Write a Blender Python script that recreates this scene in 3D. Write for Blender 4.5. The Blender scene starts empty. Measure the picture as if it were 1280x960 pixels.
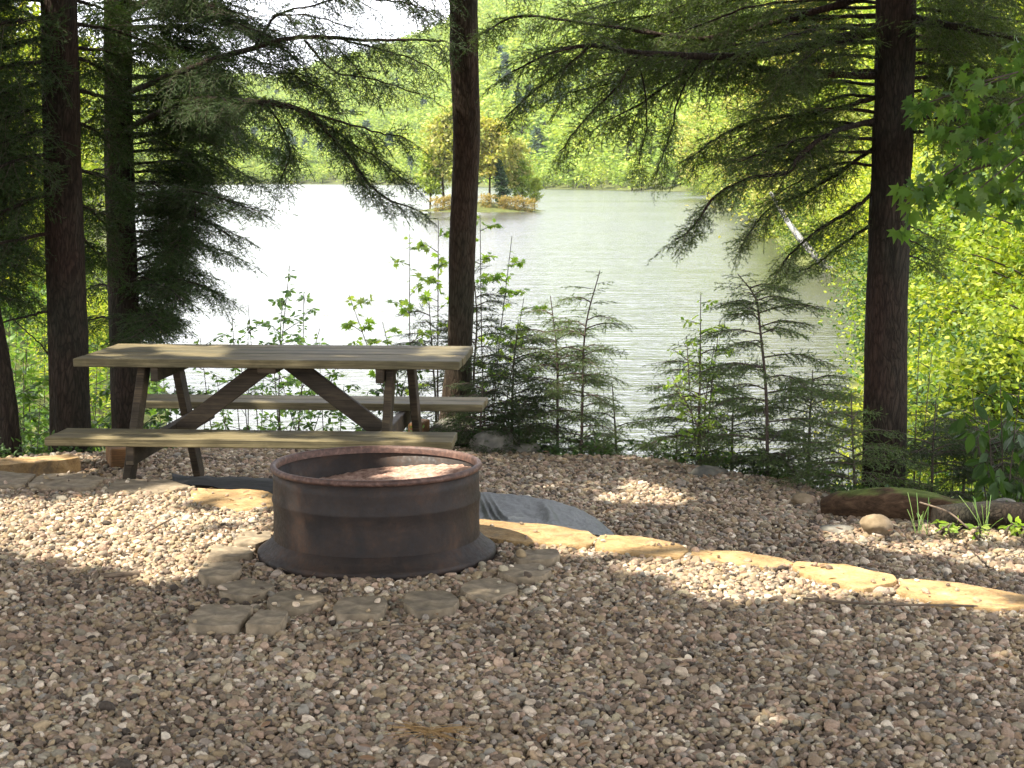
import bpy, math, random
import numpy as np
from mathutils import Vector, Matrix

R = math.radians
rng = np.random.default_rng(7)
random.seed(7)
scene = bpy.context.scene
COL = scene.collection

# ------------------------------------------------------------------ camera
FPX = 2070.0
CAMZ = 1.33
PITCH = math.atan((480 - 218) / FPX)
cam_d = bpy.data.cameras.new('camera')
cam_d.sensor_width = 36
cam_d.lens = FPX / 1280 * 36
cam_d.clip_start = 0.05
cam_d.clip_end = 8000
cam = bpy.data.objects.new('camera', cam_d)
COL.objects.link(cam)
cam.location = (0, 0, CAMZ)
cam.rotation_euler = (math.pi / 2 - PITCH, 0, 0)
scene.camera = cam
cp, sp = math.cos(PITCH), math.sin(PITCH)


def ray(px, py):
    u = (px - 640) / FPX
    v = (480 - py) / FPX
    return np.array([u, cp + v * sp, -sp + v * cp])


def at(px, py, Y):
    """point at ground distance Y seen in that direction"""
    d = ray(px, py)
    return np.array([0, 0, CAMZ]) + d * (Y / d[1])


def ong(px, py, z=0.0):
    d = ray(px, py)
    return np.array([0, 0, CAMZ]) + d * ((z - CAMZ) / d[2])


def to_px(P):
    """world points (n,3) -> pixels of the photograph"""
    x, y, z = P[..., 0], P[..., 1], P[..., 2] - CAMZ
    dep = y * cp - z * sp
    up = y * sp + z * cp
    dep = np.where(dep < 0.05, 0.05, dep)
    return np.stack([640 + FPX * x / dep, 480 - FPX * up / dep], -1)


SUN_EL, SUN_AZ = R(57), math.atan2(-0.32, -0.95)
SUN = np.array([math.cos(SUN_EL) * math.cos(SUN_AZ), math.cos(SUN_EL) * math.sin(SUN_AZ), math.sin(SUN_EL)])

# ------------------------------------------------------------------ numpy noise


def _hash(ix, iy, s):
    h = (ix * 374761393 + iy * 668265263 + s * 974634777) & 0xffffffff
    h = ((h ^ (h >> 13)) * 1274126177) & 0xffffffff
    return ((h ^ (h >> 16)) & 0xffff) / 65535.0


def vnoise(x, y, s=0):
    x = np.asarray(x, float); y = np.asarray(y, float)
    ix = np.floor(x).astype(np.int64); iy = np.floor(y).astype(np.int64)
    fx = x - ix; fy = y - iy
    fx = fx * fx * (3 - 2 * fx); fy = fy * fy * (3 - 2 * fy)
    a = _hash(ix, iy, s); b = _hash(ix + 1, iy, s); c = _hash(ix, iy + 1, s); d = _hash(ix + 1, iy + 1, s)
    return (a * (1 - fx) + b * fx) * (1 - fy) + (c * (1 - fx) + d * fx) * fy


def fbm(x, y, s=0, o=4):
    t = 0; a = .5
    for k in range(o):
        t = t + a * vnoise(x * 2 ** k, y * 2 ** k, s + k * 17); a *= .5
    return t


def inpoly(P, poly):
    x, y = P[:, 0], P[:, 1]; poly = np.array(poly, float)
    c = np.zeros(len(P), bool); j = len(poly) - 1
    for i in range(len(poly)):
        xi, yi = poly[i]; xj, yj = poly[j]
        c ^= ((yi > y) != (yj > y)) & (x < (xj - xi) * (y - yi) / (yj - yi + 1e-12) + xi)
        j = i
    return c



# ------------------------------------------------------------------ mesh helpers
class MB:
    """collects vertices and faces of one mesh"""

    def __init__(self):
        self.V = []; self.F = []; self.n = 0

    def add(self, V, F, mat=0, smooth=True):
        V = np.asarray(V, float).reshape(-1, 3)
        F = np.asarray(F, np.int64)
        if len(V) == 0 or len(F) == 0:
            return
        self.F.append((F + self.n, mat, smooth)); self.V.append(V); self.n += len(V)

    def mesh(self, name, mats):
        me = bpy.data.meshes.new(name)
        V = np.concatenate(self.V).astype(np.float32)
        me.vertices.add(len(V)); me.vertices.foreach_set('co', V.ravel())
        tot = sum(F.size for F, _, _ in self.F); nf = sum(len(F) for F, _, _ in self.F)
        loops = np.concatenate([F.ravel() for F, _, _ in self.F]).astype(np.int32)
        sizes = np.concatenate([np.full(len(F), F.shape[1]) for F, _, _ in self.F])
        starts = np.concatenate([[0], np.cumsum(sizes)[:-1]]).astype(np.int32)
        me.loops.add(tot); me.loops.foreach_set('vertex_index', loops)
        me.polygons.add(nf); me.polygons.foreach_set('loop_start', starts)
        me.polygons.foreach_set('material_index', np.concatenate([np.full(len(F), m) for F, m, _ in self.F]).astype(np.int32))
        me.polygons.foreach_set('use_smooth', np.concatenate([np.full(len(F), s) for F, _, s in self.F]).astype(bool))
        for m in mats:
            me.materials.append(m)
        me.update(calc_edges=True)
        return me

    def obj(self, name, mats, parent=None, loc=None):
        if not isinstance(mats, (list, tuple)):
            mats = [mats]
        o = bpy.data.objects.new(name, self.mesh(name, mats))
        COL.objects.link(o)
        if parent is not None:
            o.parent = parent
            if loc is None:
                o.matrix_parent_inverse = Matrix.Translation(-parent.location)
        if loc is not None:
            o.location = loc
        return o


def tag(o, label=None, cat=None, group=None, kind=None):
    if label: o['label'] = label
    if cat: o['category'] = cat
    if group: o['group'] = group
    if kind: o['kind'] = kind
    return o


def empty(name, loc=(0, 0, 0)):
    o = bpy.data.objects.new(name, None)
    o.empty_display_size = .1
    o.location = [float(c) for c in loc]
    COL.objects.link(o)
    return o


def copy_tree(o, parent=None):
    c = o.copy(); COL.objects.link(c)
    if parent is not None:
        c.parent = parent
    for ch in list(o.children):
        copy_tree(ch, c)
    return c


def grid_faces(nu, nv, wrap=False):
    i = np.arange(nu - 1)[:, None]
    j = np.arange(nv if wrap else nv - 1)[None, :]
    j2 = (j + 1) % nv
    a = i * nv + j; b = (i + 1) * nv + j; c = (i + 1) * nv + j2; d = i * nv + j2
    return np.stack([a, d, c, b], -1).reshape(-1, 4)


def smooth_path(P, n):
    """Catmull-Rom through the points"""
    P = np.asarray(P, float)
    Q = np.vstack([2 * P[0] - P[1], P, 2 * P[-1] - P[-2]])
    out = []
    m = len(P) - 1
    for t in np.linspace(0, m, n):
        k = min(int(t), m - 1); f = t - k
        a, b, c, d = Q[k], Q[k + 1], Q[k + 2], Q[k + 3]
        out.append(.5 * ((2 * b) + (-a + c) * f + (2 * a - 5 * b + 4 * c - d) * f * f + (-a + 3 * b - 3 * c + d) * f ** 3))
    return np.array(out)


def tube(mb, P, r, sides=8, mat=0, rough=0.0, seed=0, cap=True):
    P = np.asarray(P, float); n = len(P)
    r = np.broadcast_to(np.asarray(r, float), (n,))
    T = np.gradient(P, axis=0); T /= np.linalg.norm(T, axis=1)[:, None] + 1e-9
    up = np.array([0, 1, 0.0]) if abs(T[:, 2]).mean() > .7 else np.array([0, 0, 1.0])
    A = np.cross(T, up); A /= np.linalg.norm(A, axis=1)[:, None] + 1e-9
    B = np.cross(T, A)
    th = np.linspace(0, 2 * np.pi, sides, endpoint=False)
    rr = r[:, None] * np.ones(sides)[None]
    if rough:
        s = np.arange(n)[:, None] * np.linalg.norm(P[1] - P[0]) * 9
        rr = rr * (1 + rough * (fbm(np.cos(th)[None] * 3 + 9 + s * .3, np.sin(th)[None] * 3 + 9 + s * .35, seed) - .47) * 2)
        rr = rr * (1 + rough * .35 * (vnoise(th[None] * sides / 6.3 * .5 + 0 * s, s * .4, seed + 5) - .5))
    V = P[:, None] + rr[..., None] * (np.cos(th)[None, :, None] * A[:, None] + np.sin(th)[None, :, None] * B[:, None])
    mb.add(V.reshape(-1, 3), grid_faces(n, sides, True), mat)
    if cap:
        for e in (0, n - 1):
            ring = V[e]; c = ring.mean(0)
            f = np.array([[k, (k + 1) % sides, sides] for k in range(sides)])
            if e == n - 1:
                f = f[:, ::-1]
            mb.add(np.vstack([ring, c]), f, mat)


def bevel_box(mb, size, M=None, bev=.004, mat=0):
    """box with chamfered edges; M a 4x4 numpy placing it"""
    h = np.array(size) / 2
    b = min(bev, h.min() * .45)
    V = []
    idx = {}
    for sx in (-1, 1):
        for sy in (-1, 1):
            for sz in (-1, 1):
                s = np.array([sx, sy, sz])
                for ax in range(3):
                    p = s * (h - b); p[ax] = s[ax] * h[ax]
                    idx[(sx, sy, sz, ax)] = len(V); V.append(p)
    quads = []; tris = []
    for ax in range(3):
        o = [a for a in range(3) if a != ax]
        for s in (-1, 1):
            q = []
            for (a, c) in ((-1, -1), (1, -1), (1, 1), (-1, 1)):
                k = [0, 0, 0]; k[ax] = s; k[o[0]] = a; k[o[1]] = c
                q.append(idx[(*k, ax)])
            quads.append(q)
    for ax in range(3):
        o = [a for a in range(3) if a != ax]
        for a in (-1, 1):
            for c in (-1, 1):
                k0 = [0, 0, 0]; k0[o[0]] = a; k0[o[1]] = c
                k1 = list(k0); k0[ax] = -1; k1[ax] = 1
                quads.append([idx[(*k0, o[0])], idx[(*k1, o[0])], idx[(*k1, o[1])], idx[(*k0, o[1])]])
    for sx in (-1, 1):
        for sy in (-1, 1):
            for sz in (-1, 1):
                tris.append([idx[(sx, sy, sz, a)] for a in range(3)])
    V = np.array(V)

    def orient(F):
        F = np.array(F)
        for k in range(len(F)):
            p = V[F[k]]
            if np.dot(np.cross(p[1] - p[0], p[2] - p[0]), p.mean(0)) < 0:
                F[k] = F[k][::-1]
        return F
    quads, tris = orient(quads), orient(tris)
    if M is not None:
        V = V @ np.array(M)[:3, :3].T + np.array(M)[:3, 3]
    n0 = mb.n
    mb.V.append(V); mb.n += len(V)
    mb.F.append((quads + n0, mat, False)); mb.F.append((tris + n0, mat, False))


def rotz(a):
    c, s = math.cos(a), math.sin(a)
    return np.array([[c, -s, 0], [s, c, 0], [0, 0, 1.0]])


def beam(mb, p0, p1, w, t, side=(1, 0, 0), mat=0, bev=.004):
    """plank from p0 to p1; t thick along side, w wide across"""
    p0 = np.array(p0, float); p1 = np.array(p1, float)
    d = p1 - p0; L = np.linalg.norm(d); d /= L
    s = np.array(side, float); s -= s.dot(d) * d; s /= np.linalg.norm(s)
    u = np.cross(d, s)
    M = np.eye(4); M[:3, 0] = d; M[:3, 1] = s; M[:3, 2] = u; M[:3, 3] = (p0 + p1) / 2
    bevel_box(mb, (L, t, w), M, bev, mat)


# ------------------------------------------------------------------ materials
def new_mat(name):
    m = bpy.data.materials.new(name); m.use_nodes = True
    nt = m.node_tree; nt.nodes.clear()
    out = nt.nodes.new('ShaderNodeOutputMaterial')
    return m, nt, out


def N(nt, typ, **kw):
    n = nt.nodes.new(typ)
    for k, v in kw.items():
        if k.startswith('i_'):
            n.inputs[k[2:].replace('_', ' ')].default_value = v
        else:
            setattr(n, k, v)
    return n


def ramp(nt, stops, fac=None, interp='LINEAR'):
    n = nt.nodes.new('ShaderNodeValToRGB')
    cr = n.color_ramp; cr.interpolation = interp
    while len(cr.elements) > 1:
        cr.elements.remove(cr.elements[-1])
    cr.elements[0].position = stops[0][0]; cr.elements[0].color = (*stops[0][1], 1)
    for p, c in stops[1:]:
        e = cr.elements.new(p); e.color = (*c, 1)
    if fac is not None:
        nt.links.new(fac, n.inputs[0])
    return n


def mixc(nt, a, b, fac, mode='MIX'):
    n = nt.nodes.new('ShaderNodeMix'); n.data_type = 'RGBA'; n.blend_type = mode
    for k, v in ((0, fac), (6, a), (7, b)):
        if hasattr(v, 'is_linked') or isinstance(v, bpy.types.NodeSocket):
            nt.links.new(v, n.inputs[k])
        elif k == 0:
            n.inputs[0].default_value = v
        else:
            n.inputs[k].default_value = (*v, 1)
    return n.outputs[2]


def coords(nt, scale=(1, 1, 1), kind='Object'):
    tc = N(nt, 'ShaderNodeTexCoord'); mp = N(nt, 'ShaderNodeMapping')
    mp.inputs['Scale'].default_value = scale
    nt.links.new(tc.outputs[kind], mp.inputs[0])
    return mp.outputs[0]


def noise(nt, vec, scale, detail=4, rough=.55, dist=0):
    n = N(nt, 'ShaderNodeTexNoise'); n.inputs['Scale'].default_value = scale
    n.inputs['Detail'].default_value = detail; n.inputs['Roughness'].default_value = rough
    n.inputs['Distortion'].default_value = dist
    if vec is not None: nt.links.new(vec, n.inputs['Vector'])
    return n.outputs['Fac']


def finish(nt, out, col, rough=.8, spec=.3, h=None, hd=.01, hs=1.0, metal=0.0):
    b = N(nt, 'ShaderNodeBsdfPrincipled')
    if isinstance(col, bpy.types.NodeSocket): nt.links.new(col, b.inputs['Base Color'])
    else: b.inputs['Base Color'].default_value = (*col, 1)
    if isinstance(rough, bpy.types.NodeSocket): nt.links.new(rough, b.inputs['Roughness'])
    else: b.inputs['Roughness'].default_value = rough
    b.inputs['Specular IOR Level'].default_value = spec
    b.inputs['Metallic'].default_value = metal
    if h is not None:
        bp = N(nt, 'ShaderNodeBump'); bp.inputs['Distance'].default_value = hd; bp.inputs['Strength'].default_value = hs
        nt.links.new(h, bp.inputs['Height']); nt.links.new(bp.outputs[0], b.inputs['Normal'])
    nt.links.new(b.outputs[0], out.inputs[0])
    return b


def mat_leaf(name, cols, trans=.45, spec=.3, rough=.5, objrand=False, patch=0.0):
    m, nt, out = new_mat(name)
    g = N(nt, 'ShaderNodeNewGeometry')
    fac = g.outputs['Random Per Island']
    n = len(cols)
    c = ramp(nt, [(k / max(1, n - 1), cols[k]) for k in range(n)], fac).outputs[0]
    if objrand:
        oi = N(nt, 'ShaderNodeObjectInfo')
        c2 = ramp(nt, [(0, (.72, .8, .75)), (.35, (1, 1, 1)), (.7, (1.06, 1.03, .88)), (1, (1.1, 1.02, .85))], oi.outputs['Random']).outputs[0]
        c = mixc(nt, c, c2, 1.0, 'MULTIPLY')
    if patch:
        v = noise(nt, coords(nt, kind='Object'), patch, 3)
        c3 = ramp(nt, [(.35, (.75, .85, .8)), (.65, (1.25, 1.1, .9))], v).outputs[0]
        c = mixc(nt, c, c3, 1.0, 'MULTIPLY')
    p = N(nt, 'ShaderNodeBsdfPrincipled')
    p.inputs['Roughness'].default_value = rough; p.inputs['Specular IOR Level'].default_value = spec
    nt.links.new(c, p.inputs['Base Color'])
    t = N(nt, 'ShaderNodeBsdfTranslucent')
    tcol = mixc(nt, c, (1.25, 1.3, .55), 1.0, 'MULTIPLY')
    nt.links.new(tcol, t.inputs[0])
    mx = N(nt, 'ShaderNodeMixShader'); mx.inputs[0].default_value = trans
    nt.links.new(p.outputs[0], mx.inputs[1]); nt.links.new(t.outputs[0], mx.inputs[2])
    nt.links.new(mx.outputs[0], out.inputs[0])
    return m


def mat_bark(name, dark, light, scale=1.0):
    m, nt, out = new_mat(name)
    v = coords(nt, (scale, scale, scale * .22))
    n1 = noise(nt, v, 38, 6, .65, .6)
    vo = N(nt, 'ShaderNodeTexVoronoi', feature='DISTANCE_TO_EDGE'); vo.inputs['Scale'].default_value = 58
    wv = mixc(nt, v, noise(nt, v, 9, 3), .12)
    nt.links.new(wv, vo.inputs['Vector'])
    crack = ramp(nt, [(0, (.35, .35, .35)), (.22, (1, 1, 1))], vo.outputs['Distance']).outputs[0]
    h = mixc(nt, n1, crack, .6, 'MULTIPLY')
    big = noise(nt, coords(nt, (1, 1, .5)), 3.0, 3)
    c = ramp(nt, [(.25, dark), (.55, light), (.8, tuple(x * 1.5 for x in light))], n1).outputs[0]
    c = mixc(nt, c, (.35, .3, .25), crack, 'MIX') if False else mixc(nt, tuple(x * .45 for x in dark), c, crack)
    c = mixc(nt, c, ramp(nt, [(.35, (1.1, .9, .82)), (.65, (.75, .92, .8))], big).outputs[0], 1.0, 'MULTIPLY')
    finish(nt, out, c, .9, .15, h, .02, .9)
    return m


def mat_simple(name, stops, scale=20, rough=.85, spec=.25, hd=.004, stretch=(1, 1, 1), detail=6, objrand=0.0, big=None):
    m, nt, out = new_mat(name)
    v = coords(nt, stretch)
    n1 = noise(nt, v, scale, detail, .6)
    c = ramp(nt, stops, n1).outputs[0]
    if big:
        c = mixc(nt, c, ramp(nt, [(.3, (.72, .72, .75)), (.7, (1.2, 1.15, 1.1))], noise(nt, v, big, 3)).outputs[0], 1.0, 'MULTIPLY')
    if objrand:
        oi = N(nt, 'ShaderNodeObjectInfo')
        a = 1 - objrand
        c = mixc(nt, c, ramp(nt, [(0, (a, a, a)), (1, (1 + objrand, 1 + objrand * .9, 1 + objrand * .8))], oi.outputs['Random']).outputs[0], 1.0, 'MULTIPLY')
    finish(nt, out, c, rough, spec, n1, hd, .8)
    return m


M = {}
M['bark'] = mat_bark('hemlock_bark', (.017, .013, .010), (.045, .034, .026))
M['bark_red'] = mat_bark('young_bark', (.025, .018, .013), (.062, .048, .034))
M['twig'] = mat_simple('twig_bark', [(.3, (.05, .038, .03)), (.7, (.12, .09, .07))], 30)
M['needle'] = mat_leaf('hemlock_needles', [(.016, .034, .012), (.035, .065, .02), (.065, .10, .03)], .3, .15, .65)
M['needle_lit'] = mat_leaf('hemlock_needles_lit', [(.03, .055, .015), (.06, .095, .025), (.11, .15, .04)], .4, .2, .6)  # lighter copy of the needles, sunlight put into the green
M['needle_young'] = mat_leaf('young_hemlock_needles', [(.035, .07, .02), (.08, .13, .035), (.15, .21, .06)], .35, .2, .6)
M['canopy'] = mat_leaf('canopy_leaves', [(.03, .07, .015), (.06, .12, .03)], .18)
M['maple'] = mat_leaf('maple_leaves', [(.05, .11, .02), (.09, .17, .03), (.14, .22, .04)], .5, .35)
M['maple_dark'] = mat_leaf('deep_green_leaves', [(.028, .062, .014), (.05, .095, .02), (.07, .13, .03)], .4, .35)
M['fresh'] = mat_leaf('fresh_leaves', [(.16, .28, .05), (.27, .39, .07), (.4, .48, .11)], .58, .3)
M['mint'] = mat_leaf('pale_leaves', [(.14, .27, .11), (.23, .37, .13), (.34, .46, .17)], .52, .35)
M['bank'] = mat_leaf('bank_leaves', [(.09, .15, .018), (.23, .30, .03), (.38, .41, .06)], .45, .3, .5, True, .5)
M['bank_dark'] = mat_leaf('bank_evergreen', [(.03, .07, .02), (.07, .13, .03), (.12, .18, .04)], .35, .3, .5, True)
M['spring'] = mat_leaf('spring_leaves', [(.18, .22, .04), (.32, .33, .07), (.42, .36, .12)], .4, .3, .5, True)
M['far'] = mat_leaf('far_leaves', [(.13, .2, .03), (.22, .3, .04), (.31, .36, .06)], .35, .2, .6, True)
M['far_dark'] = mat_leaf('far_evergreen', [(.03, .065, .03), (.06, .10, .045)], .3, .2, .6, True)
M['rusty_bush'] = mat_leaf('rusty_leaves', [(.17, .15, .04), (.3, .23, .06), (.36, .24, .08)], .4)
M['birch'] = mat_simple('birch_bark', [(.35, (.12, .115, .1)), (.6, (.4, .39, .36))], 14, stretch=(1, 1, 4))


# wood of the table: grain along local X
def mat_wood(name, a, b, c):
    m, nt, out = new_mat(name)
    v = coords(nt, (1.2, 26, 26))
    n1 = noise(nt, v, 2.2, 7, .62, .8)
    n2 = noise(nt, coords(nt, (.9, 7, 7)), 1.6, 3)
    n3 = noise(nt, coords(nt, (2.5, 90, 90)), 2.0, 3, .6)
    col = ramp(nt, [(.25, a), (.5, b), (.75, c)], n1).outputs[0]
    col = mixc(nt, col, ramp(nt, [(.35, (.7, .72, .66)), (.65, (1.2, 1.15, 1.0))], n2).outputs[0], 1.0, 'MULTIPLY')
    col = mixc(nt, col, ramp(nt, [(.35, (.62, .62, .6)), (.6, (1.08, 1.08, 1.08))], n3).outputs[0], 1.0, 'MULTIPLY')
    gi_ = N(nt, 'ShaderNodeNewGeometry')
    col = mixc(nt, col, ramp(nt, [(0, (.78, .8, .8)), (.5, (1, 1, 1)), (1, (1.16, 1.1, .98))], gi_.outputs['Random Per Island']).outputs[0], 1.0, 'MULTIPLY')
    st = ramp(nt, [(.42, (.55, .56, .52)), (.58, (1, 1, 1))], noise(nt, coords(nt, (1.5, 3, 3)), 3.1, 6, .65, .5)).outputs[0]
    col = mixc(nt, col, st, .7, 'MULTIPLY')
    finish(nt, out, col, .75, .3, n3, .0015, .7)
    return m


M['wood'] = mat_wood('weathered_wood', (.10, .083, .047), (.175, .145, .084), (.25, .21, .125))
M['wood_dark'] = mat_wood('dark_wood', (.042, .03, .021), (.08, .058, .038), (.13, .096, .064))  # darker tone for the parts under the tabletop and seats


def mat_rust():
    m, nt, out = new_mat('rusty_steel')
    v = coords(nt)
    n1 = noise(nt, v, 9, 8, .7, .3)
    n2 = noise(nt, v, 70, 5, .7)
    n3 = noise(nt, coords(nt, (6, 6, 1)), 2.5, 5)
    c = ramp(nt, [(.3, (.012, .0098, .0085)), (.5, (.024, .017, .0125)), (.62, (.042, .026, .017)), (.8, (.08, .045, .027))], n1).outputs[0]
    c = mixc(nt, c, ramp(nt, [(.35, (.8, .82, .85)), (.65, (1.15, 1.05, .95))], n3).outputs[0], 1.0, 'MULTIPLY')
    c = mixc(nt, c, ramp(nt, [(.4, (.8, .8, .8)), (.65, (1.25, 1.2, 1.15))], n2).outputs[0], 1.0, 'MULTIPLY')
    rg = ramp(nt, [(.3, (.5, .5, .5)), (.7, (.85, .85, .85))], n2).outputs[0]
    finish(nt, out, c, rg, .35, n2, .0015, .6, .0)
    return m


M['rust'] = mat_rust()
M['rim'] = mat_simple('worn_rusty_rim', [(.3, (.04, .022, .016)), (.55, (.10, .052, .036)), (.75, (.19, .12, .09))], 60, .6, .4, .001)
M['ash'] = mat_simple('fire_ash', [(.3, (.19, .11, .08)), (.5, (.36, .23, .17)), (.7, (.55, .39, .30))], 45, .95, .1, .012)
M['flag'] = None
M['paver'] = mat_simple('grey_tan_paver', [(.3, (.13, .108, .072)), (.5, (.22, .18, .12)), (.7, (.31, .26, .18))], 22, .9, .2, .003, objrand=.14, big=9)
M['rock'] = mat_simple('lichen_rock', [(.3, (.09, .09, .075)), (.55, (.19, .18, .145)), (.75, (.32, .31, .26))], 12, .9, .2, .01, big=5)
M['rock_tan'] = mat_simple('tan_rock', [(.3, (.12, .09, .05)), (.55, (.24, .18, .11)), (.75, (.36, .29, .2))], 12, .9, .2, .01)
M['fabric'] = mat_simple('grey_fabric', [(.35, (.05, .056, .054)), (.65, (.10, .108, .104))], 16, .55, .35, .02, stretch=(1, 3, 1))
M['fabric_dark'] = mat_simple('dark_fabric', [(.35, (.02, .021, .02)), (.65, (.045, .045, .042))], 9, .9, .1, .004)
M['stick'] = mat_simple('dry_stick', [(.3, (.07, .05, .035)), (.7, (.2, .15, .1))], 40, .9)
M['straw'] = mat_simple('dry_needles', [(.3, (.24, .14, .055)), (.7, (.42, .28, .12))], 40, .8)
M['litter'] = mat_leaf('litter', [(.10, .055, .03), (.2, .12, .06), (.34, .22, .12), (.14, .07, .04)], .15)


def mat_flag():
    m, nt, out = new_mat('sandstone')
    g = N(nt, 'ShaderNodeNewGeometry'); P = g.outputs['Position']
    n1 = noise(nt, P, 14, 8, .68, .4); n2 = noise(nt, P, 3.2, 5, .6); n3 = noise(nt, P, 95, 4, .7); n4 = noise(nt, P, 7, 6, .7, 1.2)
    c = ramp(nt, [(.3, (.22, .145, .07)), (.48, (.39, .265, .125)), (.62, (.46, .33, .17)), (.78, (.55, .43, .26))], n1).outputs[0]
    c = mixc(nt, c, ramp(nt, [(.36, (.68, .66, .66)), (.6, (1.1, 1.06, 1.0))], n2).outputs[0], 1.0, 'MULTIPLY')
    c = mixc(nt, c, (.17, .13, .085), ramp(nt, [(.56, (0, 0, 0)), (.66, (.75, .75, .75))], n4).outputs[0])
    c = mixc(nt, c, ramp(nt, [(.35, (.78, .78, .78)), (.6, (1.05, 1.05, 1.05))], n3).outputs[0], 1.0, 'MULTIPLY')
    h = mixc(nt, n1, n3, .35)
    finish(nt, out, c, .92, .12, h, .012, .8)
    return m


M['flag'] = mat_flag()


def mat_log():
    m, nt, out = new_mat('mossy_log')
    v = coords(nt, (.35, 1, 1))
    n1 = noise(nt, v, 30, 7, .65, .5)
    c = ramp(nt, [(.3, (.03, .02, .013)), (.55, (.09, .055, .032)), (.75, (.17, .11, .065))], n1).outputs[0]
    g = N(nt, 'ShaderNodeNewGeometry'); s = N(nt, 'ShaderNodeSeparateXYZ'); nt.links.new(g.outputs['Normal'], s.inputs[0])
    n2 = noise(nt, coords(nt), 7, 5, .6)
    a = N(nt, 'ShaderNodeMath', operation='MULTIPLY'); nt.links.new(s.outputs['Z'], a.inputs[0]); nt.links.new(n2, a.inputs[1])
    f = ramp(nt, [(.3, (0, 0, 0)), (.48, (1, 1, 1))], a.outputs[0]).outputs[0]
    moss = ramp(nt, [(.3, (.06, .085, .02)), (.7, (.16, .19, .05))], n1).outputs[0]
    c = mixc(nt, c, moss, f)
    finish(nt, out, c, .95, .1, n1, .015, 1)
    return m


M['log'] = mat_log()


def mat_pebble():
    m, nt, out = new_mat('river_pebbles')
    oi = N(nt, 'ShaderNodeObjectInfo')
    c = ramp(nt, [(0, (.06, .05, .04)), (.08, (.14, .11, .085)), (.2, (.24, .19, .135)), (.3, (.33, .24, .185)), (.4, (.21, .20, .16)),
                  (.5, (.37, .30, .20)), (.6, (.25, .20, .125)), (.7, (.42, .315, .25)), (.8, (.25, .245, .225)), (.88, (.40, .36, .25)), (.94, (.55, .47, .39)), (1, (.68, .63, .54))],
             oi.outputs['Random']).outputs[0]
    n1 = noise(nt, coords(nt), 1.6, 5, .65)
    c = mixc(nt, c, ramp(nt, [(.3, (.7, .68, .66)), (.7, (1.2, 1.18, 1.12))], n1).outputs[0], 1.0, 'MULTIPLY')
    g = N(nt, 'ShaderNodeNewGeometry')
    n2 = noise(nt, g.outputs['Position'], .9, 4)
    c = mixc(nt, c, ramp(nt, [(.38, (.90, .84, .76)), (.62, (1.24, 1.18, 1.09))], n2).outputs[0], 1.0, 'MULTIPLY')
    finish(nt, out, c, .75, .3, n1, .1, .35)
    return m


M['pebble'] = mat_pebble()


def mat_ground():
    m, nt, out = new_mat('earth_ground')
    g = N(nt, 'ShaderNodeNewGeometry')
    P = g.outputs['Position']
    vo = N(nt, 'ShaderNodeTexVoronoi'); vo.inputs['Scale'].default_value = 55
    nt.links.new(P, vo.inputs['Vector'])
    c1 = mixc(nt, (.10, .075, .055), mixc(nt, (.26, .2, .15), vo.outputs['Color'], .12), ramp(nt, [(0, (1, 1, 1)), (.6, (0, 0, 0))], vo.outputs['Distance']).outputs[0])
    n1 = noise(nt, P, 1.2, 6)
    grass = ramp(nt, [(.3, (.04, .05, .015)), (.55, (.08, .09, .025)), (.75, (.15, .14, .05))], noise(nt, P, 3, 6)).outputs[0]
    s = N(nt, 'ShaderNodeSeparateXYZ'); nt.links.new(P, s.inputs[0])
    mr = N(nt, 'ShaderNodeMapRange'); mr.inputs[1].default_value = 10.3; mr.inputs[2].default_value = 12.5
    nt.links.new(s.outputs['Y'], mr.inputs[0])
    c = mixc(nt, c1, grass, mr.outputs[0])
    lit = ramp(nt, [(.45, (0, 0, 0)), (.6, (1, 1, 1))], n1).outputs[0]
    c = mixc(nt, c, (.09, .06, .035), lit) if False else c
    finish(nt, out, c, .95, .1, n1, .02, .5)
    return m


M['ground'] = mat_ground()


def mat_water():
    m, nt, out = new_mat('lake_water')
    g = N(nt, 'ShaderNodeNewGeometry')
    mp = N(nt, 'ShaderNodeMapping'); mp.inputs['Scale'].default_value = (.55, 1.9, 1); nt.links.new(g.outputs['Position'], mp.inputs[0])
    w1 = noise(nt, mp.outputs[0], 2.2, 3, .5, .4)
    mp2 = N(nt, 'ShaderNodeMapping'); mp2.inputs['Scale'].default_value = (.25, .8, 1); nt.links.new(g.outputs['Position'], mp2.inputs[0])
    w2 = noise(nt, mp2.outputs[0], .8, 3, .55, .3)
    h = mixc(nt, w1, w2, .55)
    mp3 = N(nt, 'ShaderNodeMapping'); mp3.inputs['Scale'].default_value = (.012, .06, 1); nt.links.new(g.outputs['Position'], mp3.inputs[0])
    calm = ramp(nt, [(.35, (.35, .35, .35)), (.6, (1, 1, 1))], noise(nt, mp3.outputs[0], 1.2, 3)).outputs[0]
    b = N(nt, 'ShaderNodeBsdfPrincipled')
    b.inputs['Base Color'].default_value = (.036, .037, .03, 1)
    b.inputs['Roughness'].default_value = .17; b.inputs['IOR'].default_value = 1.33
    b.inputs['Specular IOR Level'].default_value = .5
    bp = N(nt, 'ShaderNodeBump'); bp.inputs['Distance'].default_value = .22
    nt.links.new(calm, bp.inputs['Strength'])
    nt.links.new(h, bp.inputs['Height']); nt.links.new(bp.outputs[0], b.inputs['Normal'])
    nt.links.new(b.outputs[0], out.inputs[0])
    return m


M['water'] = mat_water()

# ------------------------------------------------------------------ terrain
WZ = -2.17
LOWZ = -.30
edge_px = [(-260, 562), (-60, 592), (90, 600), (190, 606), (290, 616), (450, 634), (620, 655), (700, 665), (800, 679), (920, 693), (1060, 715), (1200, 738), (1400, 770), (1700, 815)]
EP = np.array([ong(px, py)[:2] for px, py in edge_px])


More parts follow.
